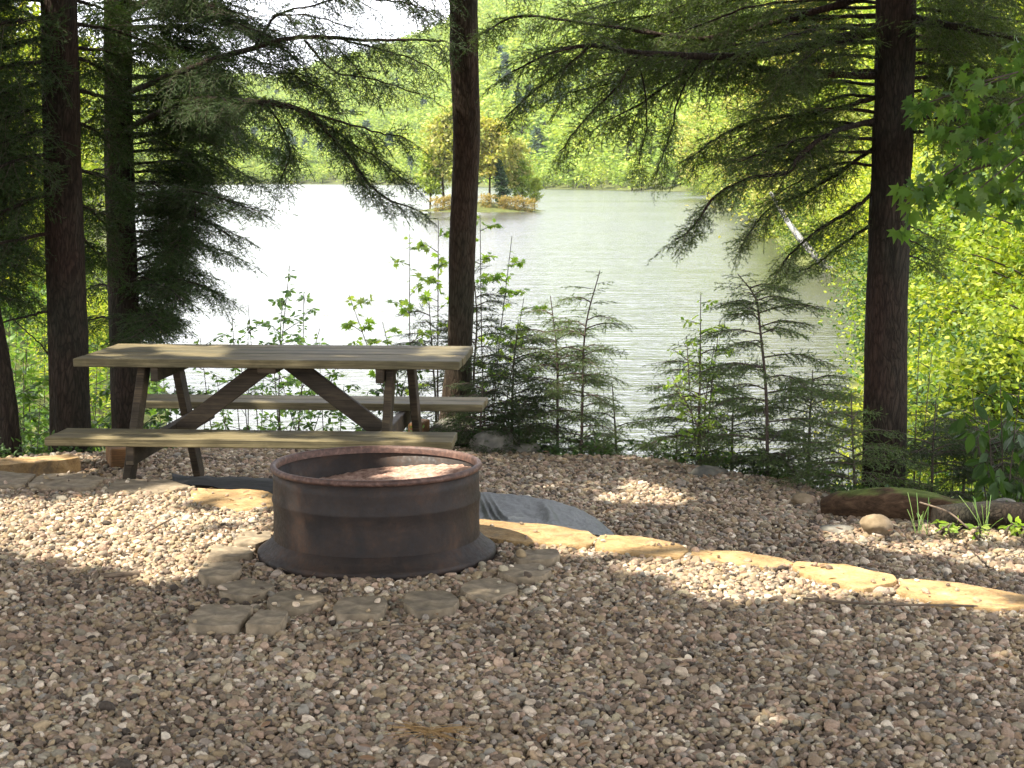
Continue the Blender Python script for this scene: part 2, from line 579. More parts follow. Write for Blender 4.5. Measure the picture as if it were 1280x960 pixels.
def edgeY(x):
    return np.interp(x, EP[:, 0], EP[:, 1])


top_px = [(-400, 571), (0, 572), (160, 563), (400, 556), (600, 560), (700, 568), (790, 573), (900, 588), (985, 600), (1060, 628), (1200, 655), (1280, 660), (1700, 668)]
TP = np.array([ong(px, py, LOWZ)[:2] for px, py in top_px])


def sstep(t):
    t = np.clip(t, 0, 1)
    return t * t * (3 - 2 * t)


def shore_far(a):
    return np.interp(a, [-.6, -.2, -.137, -.05, .0, .1, .2, .4], [300, 560, 640, 560, 430, 345, 300, 240])


def H(x, y):
    x = np.asarray(x, float); y = np.asarray(y, float)
    n = (fbm(x * 1.3, y * 1.3, 3) - .47)
    near = .02 * (fbm(x * 2.2, y * 2.2, 11) - .47)
    ye = edgeY(x)
    step = sstep((y - ye) / .10 + .2)
    low = LOWZ + .05 * n
    z = near * (1 - step) + low * step
    yt = np.interp(x, TP[:, 0], TP[:, 1])
    d = np.maximum(y - yt, 0)
    bank = LOWZ + .05 * n - .62 * d - .06 * np.minimum(d, 3) ** 2
    z = np.where(y > yt, bank, z)
    z = np.maximum(z, WZ - 1.5)
    # land at the left and the right
    a = x / np.maximum(y, 1)
    nn = 5 * (fbm(x * .08 + 5, y * .08 + 5, 21) - .47)
    dl = (-.235 * y - x) + nn * .4 * np.minimum(y / 20, 1)
    dr_edge = np.interp(y, [9, 14, 25, 45, 55, 60, 66, 88, 165, 300, 400], [2.6, 3.3, 5.3, 9.5, 11.7, 11.4, 11.4, 14.4, 23.0, 34, 60])
    dr = (x - dr_edge) + nn * .25 * np.minimum(y / 20, 1)
    for dd, s, cap in ((dl, .42, 9), (dr, .38, 10)):
        land = WZ - 1.5 + np.where(dd > -3, np.clip((dd + 3) / 3, 0, 1) * 1.5, 0) + np.clip(dd, 0, None) * s
        land = np.minimum(land, cap)
        land = np.where((y > 9.0) & (y < 330), land, -9)
        blend = np.clip((y - 9.5) / 4, 0, 1)
        land = land * blend + (WZ - 1.5) * (1 - blend)
        z = np.maximum(z, land)
    # island
    di = 1 - np.sqrt(((x + 3.0) / 6.4) ** 2 + ((y - 160) / 5) ** 2)
    z = np.maximum(z, WZ + np.clip(di, -1, 1) * 1.0)
    # far shore and hills
    sf = shore_far(a) * (1 + .06 * (fbm(x * .01 + 3, y * .003, 31) - .47))
    df = y - sf
    top = np.interp(a, [-.6, -.25, -.14, -.1, -.05, .0, .15, .5], [66, 58, 55, 66, 78, 98, 125, 135])
    hill = WZ - 1.5 + np.clip(df / 12 + 1, 0, 1) * 1.7 + np.clip((df - 10) / 420, 0, 1) ** 1.05 * top
    hill = hill + np.clip(df / 80, 0, 1) * 9 * (fbm(x * .012, y * .012, 41) - .47)
    z = np.where(df > -20, np.maximum(z, hill), z)
    return z


def terrain():
    # polar sheet reaching past the hills, sunk a little under the fine gravel sheet
    th = np.radians(np.concatenate([np.linspace(-180, -40, 40)[:-1], np.linspace(-40, 40, 321), np.linspace(40, 180, 40)[1:]]))
    r = np.concatenate([[0.3], np.geomspace(1.0, 3500, 260)])
    RR, TH = np.meshgrid(r, th, indexing='ij')
    X = RR * np.sin(TH); Y = RR * np.cos(TH)
    Z = H(X, Y)
    Z = np.where(Y < 0, .0, Z)
    inside = np.clip(np.minimum.reduce([X + 5.8, 5.8 - X, Y - .2, 12.9 - Y]) / .5, 0, 1)
    Z = Z - .35 * inside
    mb = MB(); mb.add(np.stack([X, Y, Z], -1).reshape(-1, 3), grid_faces(len(r), len(th))[:, ::-1])
    tag(mb.obj('terrain', M['ground']), kind='structure')
    xs = np.arange(-6, 6.001, .06); ys = np.arange(0, 13.2, .05)
    X, Y = np.meshgrid(xs, ys, indexing='ij')
    mb = MB(); mb.add(np.stack([X, Y, H(X, Y) - .012], -1).reshape(-1, 3), grid_faces(len(xs), len(ys)))
    tag(mb.obj('ground', M['ground']), kind='structure')
    mb = MB(); s = 4000
    mb.add([[-s, 8.5, WZ], [s, 8.5, WZ], [s, s, WZ], [-s, s, WZ]], [[0, 1, 2, 3]])
    o = mb.obj('lake_water', M['water']); tag(o, kind='structure')


terrain()


# ------------------------------------------------------------------ GN scatter for the uncountable
def ico(sub=2):
    import bmesh
    bm = bmesh.new(); bmesh.ops.create_icosphere(bm, subdivisions=sub, radius=1)
    V = np.array([v.co[:] for v in bm.verts]); F = np.array([[v.index for v in f.verts] for f in bm.faces])
    bm.free()
    return V, F


def scatter(name, P, rot, scl, idx, sources, kind='stuff'):
    me = bpy.data.meshes.new(name)
    n = len(P)
    me.vertices.add(n); me.vertices.foreach_set('co', P.astype(np.float32).ravel())
    for nm, arr in (('rot', rot), ('scl', scl)):
        a = me.attributes.new(nm, 'FLOAT_VECTOR', 'POINT'); a.data.foreach_set('vector', arr.astype(np.float32).ravel())
    a = me.attributes.new('pick', 'INT', 'POINT'); a.data.foreach_set('value', idx.astype(np.int32))
    o = bpy.data.objects.new(name, me); COL.objects.link(o)
    col = bpy.data.collections.new(name + '_kinds')
    for k, s in enumerate(sources):
        s.name = '%s_kind_%02d' % (name, k)
        col.objects.link(s)
    ng = bpy.data.node_groups.new(name + '_scatter', 'GeometryNodeTree')
    ng.interface.new_socket('Geometry', in_out='INPUT', socket_type='NodeSocketGeometry')
    ng.interface.new_socket('Geometry', in_out='OUTPUT', socket_type='NodeSocketGeometry')
    gi = ng.nodes.new('NodeGroupInput'); go = ng.nodes.new('NodeGroupOutput')
    iop = ng.nodes.new('GeometryNodeInstanceOnPoints')
    ci = ng.nodes.new('GeometryNodeCollectionInfo'); ci.inputs[0].default_value = col
    ci.inputs['Separate Children'].default_value = True; ci.inputs['Reset Children'].default_value = True
    ng.links.new(gi.outputs[0], iop.inputs['Points']); ng.links.new(ci.outputs[0], iop.inputs['Instance'])
    iop.inputs['Pick Instance'].default_value = True

    def attr(nm, typ):
        a = ng.nodes.new('GeometryNodeInputNamedAttribute'); a.data_type = typ; a.inputs[0].default_value = nm
        return a.outputs[0]
    ng.links.new(attr('pick', 'INT'), iop.inputs['Instance Index'])
    ng.links.new(attr('scl', 'FLOAT_VECTOR'), iop.inputs['Scale'])
    e = ng.nodes.new('FunctionNodeEulerToRotation'); ng.links.new(attr('rot', 'FLOAT_VECTOR'), e.inputs[0])
    ng.links.new(e.outputs[0], iop.inputs['Rotation'])
    ng.links.new(iop.outputs[0], go.inputs[0])
    md = o.modifiers.new('scatter', 'NODES'); md.node_group = ng
    tag(o, kind=kind)
    return o


def pebble_kinds(k):
    V0, F = ico(2)
    out = []
    for i in range(k):
        r = np.random.default_rng(100 + i)
        s = 1 + .16 * r.normal(size=(3,))
        V = V0.copy()
        for _ in range(5):
            d = r.normal(size=3); d /= np.linalg.norm(d); c = r.uniform(.45, .8)
            t = V @ d
            V = V - np.clip(t - c, 0, None)[:, None] * d * .85
        V = V * np.array([1, r.uniform(.68, .9), r.uniform(.45, .7)]) * s * .55
        mb = MB(); mb.add(V, F)
        out.append(bpy.data.objects.new('p', mb.mesh('pebble', [M['pebble']])))
    return out


def jitter(x0, x1, y0, y1, sp, r):
    xs = np.arange(x0, x1, sp); ys = np.arange(y0, y1, sp * .866)
    X, Y = np.meshgrid(xs, ys); X = X + (np.arange(len(ys)) % 2)[:, None] * sp / 2
    P = np.stack([X, Y], -1).reshape(-1, 2)
    return P + r.uniform(-.42, .42, P.shape) * sp


RING_C = np.array([(468 - 640) / FPX * 5.75, 5.75])


def gravel():
    r = np.random.default_rng(5)
    P1 = jitter(-2.9, 2.9, 3.2, 7.6, .0152, r)
    P1 = P1[(np.abs(P1[:, 0]) < .312 * P1[:, 1] + .3) & (P1[:, 1] < edgeY(P1[:, 0]) + .02)]
    P2 = jitter(-3.6, 3.6, 5.2, 10.6, .0225, r)
    ye = edgeY(P2[:, 0]); yt = np.interp(P2[:, 0], TP[:, 0], TP[:, 1])
    P2 = P2[(np.abs(P2[:, 0]) < .312 * P2[:, 1] + .25) & (P2[:, 1] > ye + .1) & (P2[:, 1] < yt + .05)]
    P3 = P1[r.random(len(P1)) < .16] + r.normal(0, .01, (1, 2))
    xy = np.concatenate([P1, P2, P3])
    lay = np.concatenate([np.zeros(len(P1)), np.zeros(len(P2)), np.ones(len(P3))])
    keep = np.hypot(*(xy - RING_C).T) > .432
    lift = np.zeros(len(xy))
    for O, c, zt in SLABS:
        near = np.hypot(*(xy - c).T) < .8
        q = c + (xy - c) * 1.0
        d = np.full(len(xy), 9.0)
        ins = np.zeros(len(xy), bool); ins[near] = inpoly(c + (xy[near] - c) / .93, O)
        stay = ins & (r.random(len(xy)) < .014)
        keep &= ~ins | stay
        lift[stay] = zt + .004
    xy, lay, lift = xy[keep], lay[keep], lift[keep]
    n = len(xy)
    size = np.clip(r.lognormal(math.log(.0190), .32, n), .010, .044)
    size = np.where(xy[:, 1] > edgeY(xy[:, 0]) + .05, size * 1.25, size)
    z = H(xy[:, 0], xy[:, 1]) + r.uniform(-.006, .004, n) + lay * .008
    z = np.where(lift > 0, lift, z)
    rot = np.stack([r.normal(0, .35, n), r.normal(0, .35, n), r.uniform(0, 6.28, n)], -1)
    o = scatter('gravel', np.column_stack([xy, z]), rot, np.repeat(size[:, None], 3, 1), r.integers(0, 10, n), pebble_kinds(10))
    o['label'] = 'tan and grey river pebble gravel covering the campsite'
    print('pebbles', n)



# ------------------------------------------------------------------ fire ring
def lathe(mb, prof, c, sides=96, mat=0, wob=None):
    prof = np.array(prof)
    th = np.linspace(0, 2 * np.pi, sides, endpoint=False)
    rr = prof[:, 0][:, None] + (0 if wob is None else wob(th)[None] * 1.0)
    V = np.stack([c[0] + rr * np.cos(th), c[1] + rr * np.sin(th), c[2] + prof[:, 1][:, None] + 0 * th[None]], -1)
    mb.add(V.reshape(-1, 3), grid_faces(len(prof), sides, True))


def fire_ring():
    c = (RING_C[0], RING_C[1], -.006)
    root = empty('fire_ring', c)
    tag(root, 'round rusty steel fire ring with flared base on the gravel', 'fire ring')
    wob = lambda th: .0022 * np.sin(th * 2 + 1) + .001 * np.sin(5 * th)
    mb = MB()
    R0 = .360
    outer = [(R0 + .002, .055), (R0 + .001, .10), (R0, .15), (R0 + .001, .195), (R0 + .005, .205), (R0 + .005, .213), (R0 + .001, .224), (R0, .27), (R0, .311)]
    inner = [(R0 - .009, .311), (R0 - .010, .2), (R0 - .010, .02)]
    lathe(mb, outer + inner, c, wob=wob)
    mb.obj('ring_wall', M['rust'], root)
    mb = MB()
    prof = [(R0 - .012, .308)] + [(R0 - .001 + .0115 * math.cos(a), .320 + .0115 * math.sin(a)) for a in np.linspace(-2.6, 3.0, 14)][::1] + [(R0 - .013, .306)]
    lathe(mb, prof, c, wob=wob)
    mb.obj('rim', M['rim'], root)
    mb = MB()
    prof = [(R0 - .004, .075), (R0 + .008, .066), (R0 + .022, .052), (R0 + .036, .038), (R0 + .050, .030), (R0 + .058, .024), (R0 + .059, .012), (R0 + .056, .0), (R0 + .03, -.01), (R0 - .01, -.01)]
    lathe(mb, prof, c, wob=wob)
    mb.obj('flared_base', M['rust'], root)
    # ash heaped inside
    n = 70
    rr = np.linspace(0, R0 - .012, n); th = np.linspace(0, 2 * np.pi, 128, endpoint=False)
    RR, TH = np.meshgrid(rr, th, indexing='ij')
    X = c[0] + RR * np.cos(TH); Y = c[1] + RR * np.sin(TH)
    Z = .245 + .045 * np.clip((X - c[0]) / R0, -.6, 1) + .02 * (fbm(X * 9, Y * 9, 4) - .47) + .016 * (fbm(X * 70, Y * 70, 9) - .47)
    mb = MB(); mb.add(np.stack([X, Y, Z], -1).reshape(-1, 3), grid_faces(n, 128, True)[:, ::-1])
    o = mb.obj('ash', M['ash']); tag(o, 'reddish ash and grit heaped inside the rusty fire ring', 'ash', kind='stuff')


fire_ring()


# ------------------------------------------------------------------ flat stones
SLABS = []


def slab(name, poly_px, z, th, mat, label, group, cat, sub=6, seed=0, tilt=0, tip=1.0):
    P = np.array([ong(px, py, z)[:2] for px, py in poly_px])
    c = P.mean(0)
    r = np.random.default_rng(seed + 77)
    # subdivide and roughen the outline
    out = []
    for k in range(len(P)):
        a, b = P[k], P[(k + 1) % len(P)]
        L = np.linalg.norm(b - a); m = max(3, int(L / .012))
        for t in np.arange(m) / m:
            out.append(a + (b - a) * t)
    O = np.array(out)
    O = (O + np.roll(O, 1, 0) + np.roll(O, -1, 0)) / 3; O = (O + np.roll(O, 1, 0) + np.roll(O, -1, 0)) / 3
    O = c + (O - c) * (1 + (.05 * (fbm(O[:, 0] * 14, O[:, 1] * 14, seed) - .47) * 2 + .03 * (fbm(O[:, 0] * 60, O[:, 1] * 60, seed + 1) - .47))[:, None])
    SLABS.append((O.copy(), c, z))
    n = len(O)
    rings = [(1.01, -th * .95), (1.0, -.009), (.992, -.0025), (.978, 0.0), (.965, 0.0)] + [(s, .0) for s in (.8, .6, .4, .2, .02)]
    V = []
    for s, dz in rings:
        Q = c + (O - c) * s
        zz = z + dz + (.009 * (fbm(Q[:, 0] * 16, Q[:, 1] * 16, seed + 3) - .47) if s < .99 else 0) + (Q[:, 0] - c[0]) * tilt
        V.append(np.column_stack([Q, zz * np.ones(n)]))
    V = np.array(V).reshape(-1, 3) - np.array([c[0], c[1], z])
    F = grid_faces(len(rings), n, True)
    A = .5 * np.sum(O[:, 0] * np.roll(O[:, 1], -1) - O[:, 1] * np.roll(O[:, 0], -1))
    if A < 0: F = F[:, ::-1]
    mb = MB(); mb.add(V, F, 0, False)
    o = mb.obj(name, mat, loc=(c[0], c[1], z))
    tag(o, label, cat, group)
    return o


PV = [  # stones round the ring: outline in photograph pixels, label
    ([(300, 664), (338, 663), (340, 672), (320, 681), (290, 679)], 'pinkish paver tucked behind the ring, farthest back on the sunny side'),
    ([(266, 682), (312, 683), (318, 691), (296, 696), (258, 695)], 'pale sunlit paver second from the back beside the ring'),
    ([(252, 704), (300, 701), (304, 710), (290, 720), (252, 722), (247, 714)], 'small grey paver third from the back, pebbles on its corner'),
    ([(274, 729), (315, 722), (347, 731), (330, 741), (300, 746), (272, 740)], 'rhombic paver just behind the big square paver'),
    ([(258, 754), (318, 756), (300, 782), (234, 782), (236, 768)], 'big squarish tan paver at the outer corner of the row'),
    ([(324, 761), (363, 763), (350, 782), (304, 781)], 'small leaning rhombus paver butted against the big tan paver'),
    ([(350, 737), (402, 739), (408, 748), (382, 762), (344, 763), (331, 751)], 'broad six-sided paver nearest the small rhombus paver'),
    ([(424, 747), (478, 743), (486, 752), (478, 768), (420, 769), (414, 758)], 'oblong paver centred in front of the fire ring'),
    ([(508, 738), (562, 737), (577, 750), (568, 760), (520, 765), (502, 752)], 'mottled six-sided paver to the right of the oblong one'),
    ([(582, 726), (615, 721), (648, 730), (648, 739), (616, 748), (588, 746), (573, 736)], 'greenish hexagonal paver between mottled paver and tan paver'),
    ([(628, 705), (676, 703), (691, 712), (680, 721), (640, 722), (622, 714)], 'tan hexagonal paver with dark front edge by the ring'),
    ([(650, 687), (695, 685), (702, 692), (690, 700), (650, 701), (640, 694)], 'smooth pale paver touching the long yellow flagstones'),
]
for k, (pp, lab) in enumerate(PV):
    ca, cb = np.mean(pp, 0); pp = [(ca + (a - ca) * .97, cb + (b - cb) * .96) for a, b in pp]
    slab('paver_stone', pp, .027 + .004 * (k % 3), .055, M['paver'], lab, 'paving stones laid round the fire ring', 'paver', seed=k)

FL = [
    ([(-60, 592), (-10, 588), (48, 592), (26, 606), (-70, 608)], .03, 'dark grey flagstone at the far left end of the stone edging'),
    ([(52, 592), (100, 591), (132, 597), (112, 610), (34, 605)], .03, 'olive flagstone second from the left end of the edging'),
    ([(146, 599), (210, 599), (240, 608), (192, 617), (130, 612)], .02, 'shaded olive flagstone between dark flagstone and bright yellow one'),
    ([(240, 610), (330, 612), (352, 622), (345, 634), (300, 638), (236, 626)], .02, 'bright yellow flagstone against the left side of the ring'),
    ([(340, 622), (480, 636), (590, 650), (590, 668), (420, 654), (350, 640)], .02, 'long yellow flagstone hidden behind the fire ring'),
    ([(592, 648), (680, 655), (738, 664), (747, 672), (735, 682), (640, 676), (590, 668)], .025, 'warm sunlit flagstone running out from behind the ring below the grey sheet'),
    ([(749, 668), (800, 670), (850, 680), (862, 687), (852, 696), (780, 690), (742, 683)], .025, 'yellow flagstone at the tip of the grey sheet'),
    ([(866, 686), (930, 689), (984, 699), (996, 706), (960, 709), (880, 700), (862, 694)], .02, 'narrow cream flagstone in the middle of the right edging'),
    ([(994, 701), (1060, 706), (1118, 718), (1124, 726), (1080, 736), (1020, 722), (990, 709)], .028, 'smooth tan flagstone second from the right end of edging'),
    ([(1126, 722), (1200, 728), (1290, 745), (1310, 756), (1240, 760), (1170, 754), (1122, 738)], .025, 'last yellow flagstone at the right end of the edging'),
]
for k, (pp, z, lab) in enumerate(FL):
    slab('flagstone', pp, z - .008, .16, M['flag'] if k > 2 else M['paver'], lab, 'flagstone edging of the gravel terrace', 'flagstone', seed=40 + k)
slab('flagstone', [(-80, 577), (0, 573), (90, 568), (104, 571), (60, 577), (-80, 587)], LOWZ + .09, .14, M['flag'],
     'thin sunlit flagstone behind the dark ones beside the left trunks', 'flagstone edging of the gravel terrace', 'flagstone', seed=60)


gravel()


# ------------------------------------------------------------------ rocks
def rock(c, s, mat, label, seed, cat='rock', group=None, name='rock'):
    V, F = ico(4)
    r = np.random.default_rng(seed)
    for _ in range(9):
        d = r.normal(size=3); d /= np.linalg.norm(d); t = V @ d; k = r.uniform(.55, .85)
        V = V - np.clip(t - k, 0, None)[:, None] * d * .8
    q = V * 2.2 + seed
    V = V * (1 + .12 * (fbm(q[:, 0] + q[:, 2], q[:, 1] - q[:, 2], seed) - .47)[:, None])
    q = V * 9; V = V * (1 + .07 * (fbm(q[:, 0] + q[:, 2] * .7, q[:, 1] - q[:, 2] * .6, seed + 9) - .47)[:, None])
    V = V * np.array(s)
    mb = MB(); mb.add(V, F)
    o = mb.obj(name, mat, loc=tuple(c)); o.rotation_euler = (0, 0, r.uniform(0, 1))
    tag(o, label, cat, group)
    return o


def gp(px, py, z=LOWZ):
    return ong(px, py, z)


g_ = 'rocks along the terrace rim'
p = gp(622, 563); rock((p[0], p[1] + .1, LOWZ + .02), (.19, .15, .11), M['rock'], 'low rounded grey rock just right of the picnic bench', 3, group=g_)
p = gp(652, 565); rock((p[0], p[1] + .1, LOWZ), (.12, .1, .06), M['rock'], 'small flat grey rock beside the rounded one', 4, group=g_)
p = gp(560, 552); rock((p[0], p[1] + .15, LOWZ + .03), (.2, .14, .12), M['rock'], 'dark grey rock at the foot of the leaning centre trunk', 6, group=g_)
p = gp(1097, 668); rock((p[0], p[1] + .05, LOWZ + .02), (.085, .075, .062), M['rock_tan'], 'round tan rock in front of the mossy log', 8, group=g_)
p = gp(1003, 630); rock((p[0], p[1], LOWZ + .01), (.06, .05, .045), M['rock_tan'], 'small tan rock left of the mossy log', 9, group=g_)
p = gp(1050, 668); rock((p[0], p[1] + .1, LOWZ - .01), (.10, .08, .035), M['rock'], 'mossy grey rock sunk in gravel beside the round tan one', 12, group=g_)
p = gp(890, 596); rock((p[0], p[1] + .1, LOWZ), (.14, .08, .05), M['rock'], 'dim flat rock under the two leafy saplings', 14, group=g_)


# ------------------------------------------------------------------ log
def log():
    p0 = gp(1040, 655); p1 = gp(1225, 664)
    p0 = np.array([p0[0], p0[1] + .25, LOWZ + .03]); p1 = np.array([p1[0] + .05, p1[1] + .12, LOWZ + .03])
    mb = MB()
    P = smooth_path([p0, p0 + (p1 - p0) * .35 + [0, 0, .03], p0 + (p1 - p0) * .7 + [0, .02, .02], p1], 40)
    tube(mb, P, np.interp(np.linspace(0, 1, 40), [0, .1, .5, .95, 1], [.045, .075, .09, .06, .04]), 28, rough=.22, seed=3)
    tag(mb.obj('fallen_log', M['log']), 'thick mossy fallen log at the foot of the right trunk', 'log')
    a = gp(1170, 664); b = gp(1330, 668)
    a = np.array([a[0], a[1] + .02, LOWZ + .05]); b = np.array([b[0], b[1] + .1, LOWZ + .05])
    mb = MB(); P = smooth_path([a, (a + b) / 2 + [0, .02, .015], b], 24)
    tube(mb, P, .06, 20, rough=.3, seed=8)
    tag(mb.obj('fallen_log', M['bark']), 'dark brown rotten log lying beyond the bright seedlings', 'log')
    # pale hooped branch
    q = [at(1237, 640, 8.0), at(1243, 629, 8.0), at(1256, 626, 8.02), at(1268, 630, 8.05), at(1274, 642, 8.05)]
    mb = MB(); tube(mb, smooth_path(q, 20), .015, 8, rough=.2)
    tag(mb.obj('bent_branch', M['rock']), 'pale grey hooped branch end sticking up behind the rotten log', 'branch')
    for pts, lab, rad in (
        ([(1004, 748, .02), (1060, 753, .03), (1130, 756, .03), (1200, 757, .022), (1222, 758, .015)], 'long thin dark twig lying below the right flagstones', .0035),
        ([(130, 720, .02), (152, 718, .025), (174, 717, .02)], 'short thick stick on the gravel left of the ring', .008),
        ([(180, 668, .02), (200, 656, .03), (212, 650, .02)], 'thin twig on the sunlit gravel behind the short stick', .003),
        ([(1150, 628, .0), (1185, 640, .03), (1210, 660, .03)], 'slender dead twig leaning across the mossy log', .004),
        ([(420, 787, .02), (500, 782, .03), (610, 774, .022)], 'long thin stem lying in front of the pavers', .0022),
    ):
        z0 = 0 if pts[0][1] > 645 else LOWZ + .15
        Q = [ong(a, b, z0 + c) for a, b, c in pts]
        mb = MB(); tube(mb, smooth_path(Q, 16), rad, 6, rough=.3)
        tag(mb.obj('twig', M['stick']), lab, 'twig', 'fallen twigs on the gravel')
    # tuft of dry pine needles
    mb = MB(); c = ong(536, 916, .03); r = np.random.default_rng(3)
    for k in range(46):
        a = r.normal(-.35, .5) + (math.pi if r.random() < .45 else 0); L = r.uniform(.05, .11)
        d = np.array([math.cos(a), math.sin(a), r.uniform(-.12, .18)])
        s = c + [r.normal(0, .01), r.normal(0, .008), r.uniform(-.006, .01)]
        tube(mb, [s, s + d * L * .5 + [0, 0, .003], s + d * L], .0009, 4, cap=False)
    tag(mb.obj('needle_tuft', M['straw']), 'tuft of orange dry pine needles on the foreground pebbles', 'pine needles')


log()


# ------------------------------------------------------------------ fabric sheet behind the edging
def fabric():
    top = [(595, 614), (625, 617), (660, 620), (690, 625), (720, 634), (745, 648), (768, 667)]
    bot = [(595, 654), (625, 656), (660, 659), (690, 662), (720, 667), (745, 671), (768, 676)]
    nu, nv = 140, 60
    t = np.linspace(0, 1, nu)
    T = np.array([gp(a, b, LOWZ + .03) for a, b in top]); B = np.array([ong(a, b, .0) for a, b in bot])
    k = np.linspace(0, 1, len(top))
    T = np.stack([np.interp(t, k, T[:, j]) for j in range(3)], -1); B = np.stack([np.interp(t, k, B[:, j]) for j in range(3)], -1)
    B[:, 1] += .04
    s = np.linspace(0, 1, nv)
    V = B[:, None] * (1 - s)[None, :, None] + T[:, None] * s[None, :, None]
    env = np.sin(s * math.pi)[None]
    V[..., 2] += -.05 * env * (1 - t[:, None]) + .03 * env * np.exp(-((t[:, None] - .42 - .12 * (1 - s)[None]) / .045) ** 2) * 1.2
    for c0, wd, sl, am in ((.02, .012, .10, .03), (.05, .010, .14, .025), (.09, .012, .16, .02)):
        V[..., 2] += am * env * np.exp(-((t[:, None] - c0 - sl * (1 - s)[None]) / wd) ** 2)
    V[..., 2] += .05 * (np.abs(fbm(t[:, None] * 7 + s[None] * 2, s[None] * 4 + 0 * t[:, None], 5) - .47) - .08) * env + .012 * (fbm(t[:, None] * 26 + 0 * s[None], s[None] * 12 + 0 * t[:, None], 6) - .47)
    mb = MB(); mb.add(V.reshape(-1, 3), grid_faces(nu, nv)[:, ::-1])
    o = mb.obj('landscape_fabric', M['fabric']); tag(o, 'creased grey plastic sheet spilling over the edge behind the yellow flagstones', 'plastic sheet')
    md = o.modifiers.new('thickness', 'SOLIDIFY'); md.thickness = .002
    # dark strip beside the left part
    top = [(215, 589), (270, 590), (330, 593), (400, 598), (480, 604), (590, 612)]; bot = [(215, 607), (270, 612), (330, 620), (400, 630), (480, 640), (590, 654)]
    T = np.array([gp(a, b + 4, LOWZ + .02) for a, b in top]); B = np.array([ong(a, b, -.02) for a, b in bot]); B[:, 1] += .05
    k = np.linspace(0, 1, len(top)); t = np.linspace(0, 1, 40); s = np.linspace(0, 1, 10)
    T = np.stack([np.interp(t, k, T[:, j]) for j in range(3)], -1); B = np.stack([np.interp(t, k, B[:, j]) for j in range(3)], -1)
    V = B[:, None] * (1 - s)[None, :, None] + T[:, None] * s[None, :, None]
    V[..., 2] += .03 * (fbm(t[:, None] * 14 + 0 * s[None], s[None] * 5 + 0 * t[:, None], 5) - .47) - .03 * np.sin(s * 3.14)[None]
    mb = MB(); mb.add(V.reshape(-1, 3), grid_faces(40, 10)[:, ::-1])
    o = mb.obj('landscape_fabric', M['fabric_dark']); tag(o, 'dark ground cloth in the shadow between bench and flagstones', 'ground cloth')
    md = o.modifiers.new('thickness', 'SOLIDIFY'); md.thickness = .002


fabric()


# ------------------------------------------------------------------ picnic table
def picnic():
    cx, cy = (334 - 640) / FPX * 7.76 * 1.005, 7.76 + .34
    root = empty('picnic_table', (0, 0, 0))
    tag(root, 'weathered wooden picnic table with attached benches behind the fire ring', 'picnic table')
    parts = {}

    def part(name, fn, mat):
        mb = MB(); fn(mb); return mb.obj(name, mat, root)
    LT = 1.845
    zt = .75; zb = .435
    r = np.random.default_rng(2)

    def top(mb):
        n = 5; w = .138; gap = .004
        for k in range(n):
            y = -.345 + w / 2 + k * (w + gap)
            e = r.uniform(-.004, .004)
            beam(mb, (-LT / 2 + e, y, zt - .02), (LT / 2 + e, y, zt - .02 + r.uniform(-.001, .001)), .040, w, (0, 1, 0))
    part('tabletop', top, M['wood'])
    for sgn in (-1, 1):
        def seat(mb, sgn=sgn):
            for k in range(2):
                y = sgn * (.61 + .075 * (2 * k - 1))
                ox = .035 * (sgn > 0); beam(mb, (-LT / 2 - .005 * k + ox, y, zb - .019), (LT / 2 + .004 * k + ox, y, zb - .019), .038, .146, (0, 1, 0))
        part('bench_seat', seat, M['wood'])
    for fx in (-.60, .60):
        for sgn in (-1, 1):
            def leg(mb, fx=fx, sgn=sgn):
                o = .02 * sgn
                beam(mb, (fx + o, sgn * .62, .0), (fx + o, sgn * .20, zt - .042), .09, .038, (1, 0, 0))
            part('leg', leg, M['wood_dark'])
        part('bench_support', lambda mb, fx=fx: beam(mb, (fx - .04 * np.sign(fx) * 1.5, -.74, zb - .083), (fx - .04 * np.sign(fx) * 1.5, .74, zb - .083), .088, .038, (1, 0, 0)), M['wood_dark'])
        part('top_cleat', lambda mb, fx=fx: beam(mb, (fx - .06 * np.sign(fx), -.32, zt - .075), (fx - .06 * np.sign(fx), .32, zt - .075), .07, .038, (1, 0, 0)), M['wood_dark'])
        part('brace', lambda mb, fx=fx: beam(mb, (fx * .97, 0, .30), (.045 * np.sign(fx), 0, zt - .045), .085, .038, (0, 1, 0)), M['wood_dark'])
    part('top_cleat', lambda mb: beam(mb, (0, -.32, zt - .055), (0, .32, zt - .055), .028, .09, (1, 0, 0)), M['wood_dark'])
    root.location = (cx + .012, cy, LOWZ + .012)
    root.rotation_euler = (0, 0, R(-4))
    for ch in root.children:
        ch.matrix_parent_inverse = Matrix.Identity(4)


picnic()


def block(px, py, z, s, lab, rz):
    p = ong(px, py, z)
    mb = MB(); bevel_box(mb, s, None, .006)
    o = mb.obj('wood_block', M['wood_orange'], loc=(p[0], p[1] + s[1] / 2, z + s[2] / 2)); o.rotation_euler = (0, 0, rz)
    tag(o, lab, 'wood block', 'offcut blocks near the table')


M['wood_orange'] = mat_wood('orange_offcut_wood', (.12, .06, .025), (.24, .12, .05), (.34, .18, .08))
block(140, 588, LOWZ, (.10, .26, .12), 'orange brown wood block under the left end of the bench', .35)
block(523, 556, LOWZ, (.07, .2, .13), 'small upright wood block near the right end of the bench', -.3)

# ------------------------------------------------------------------ hemlock sprays


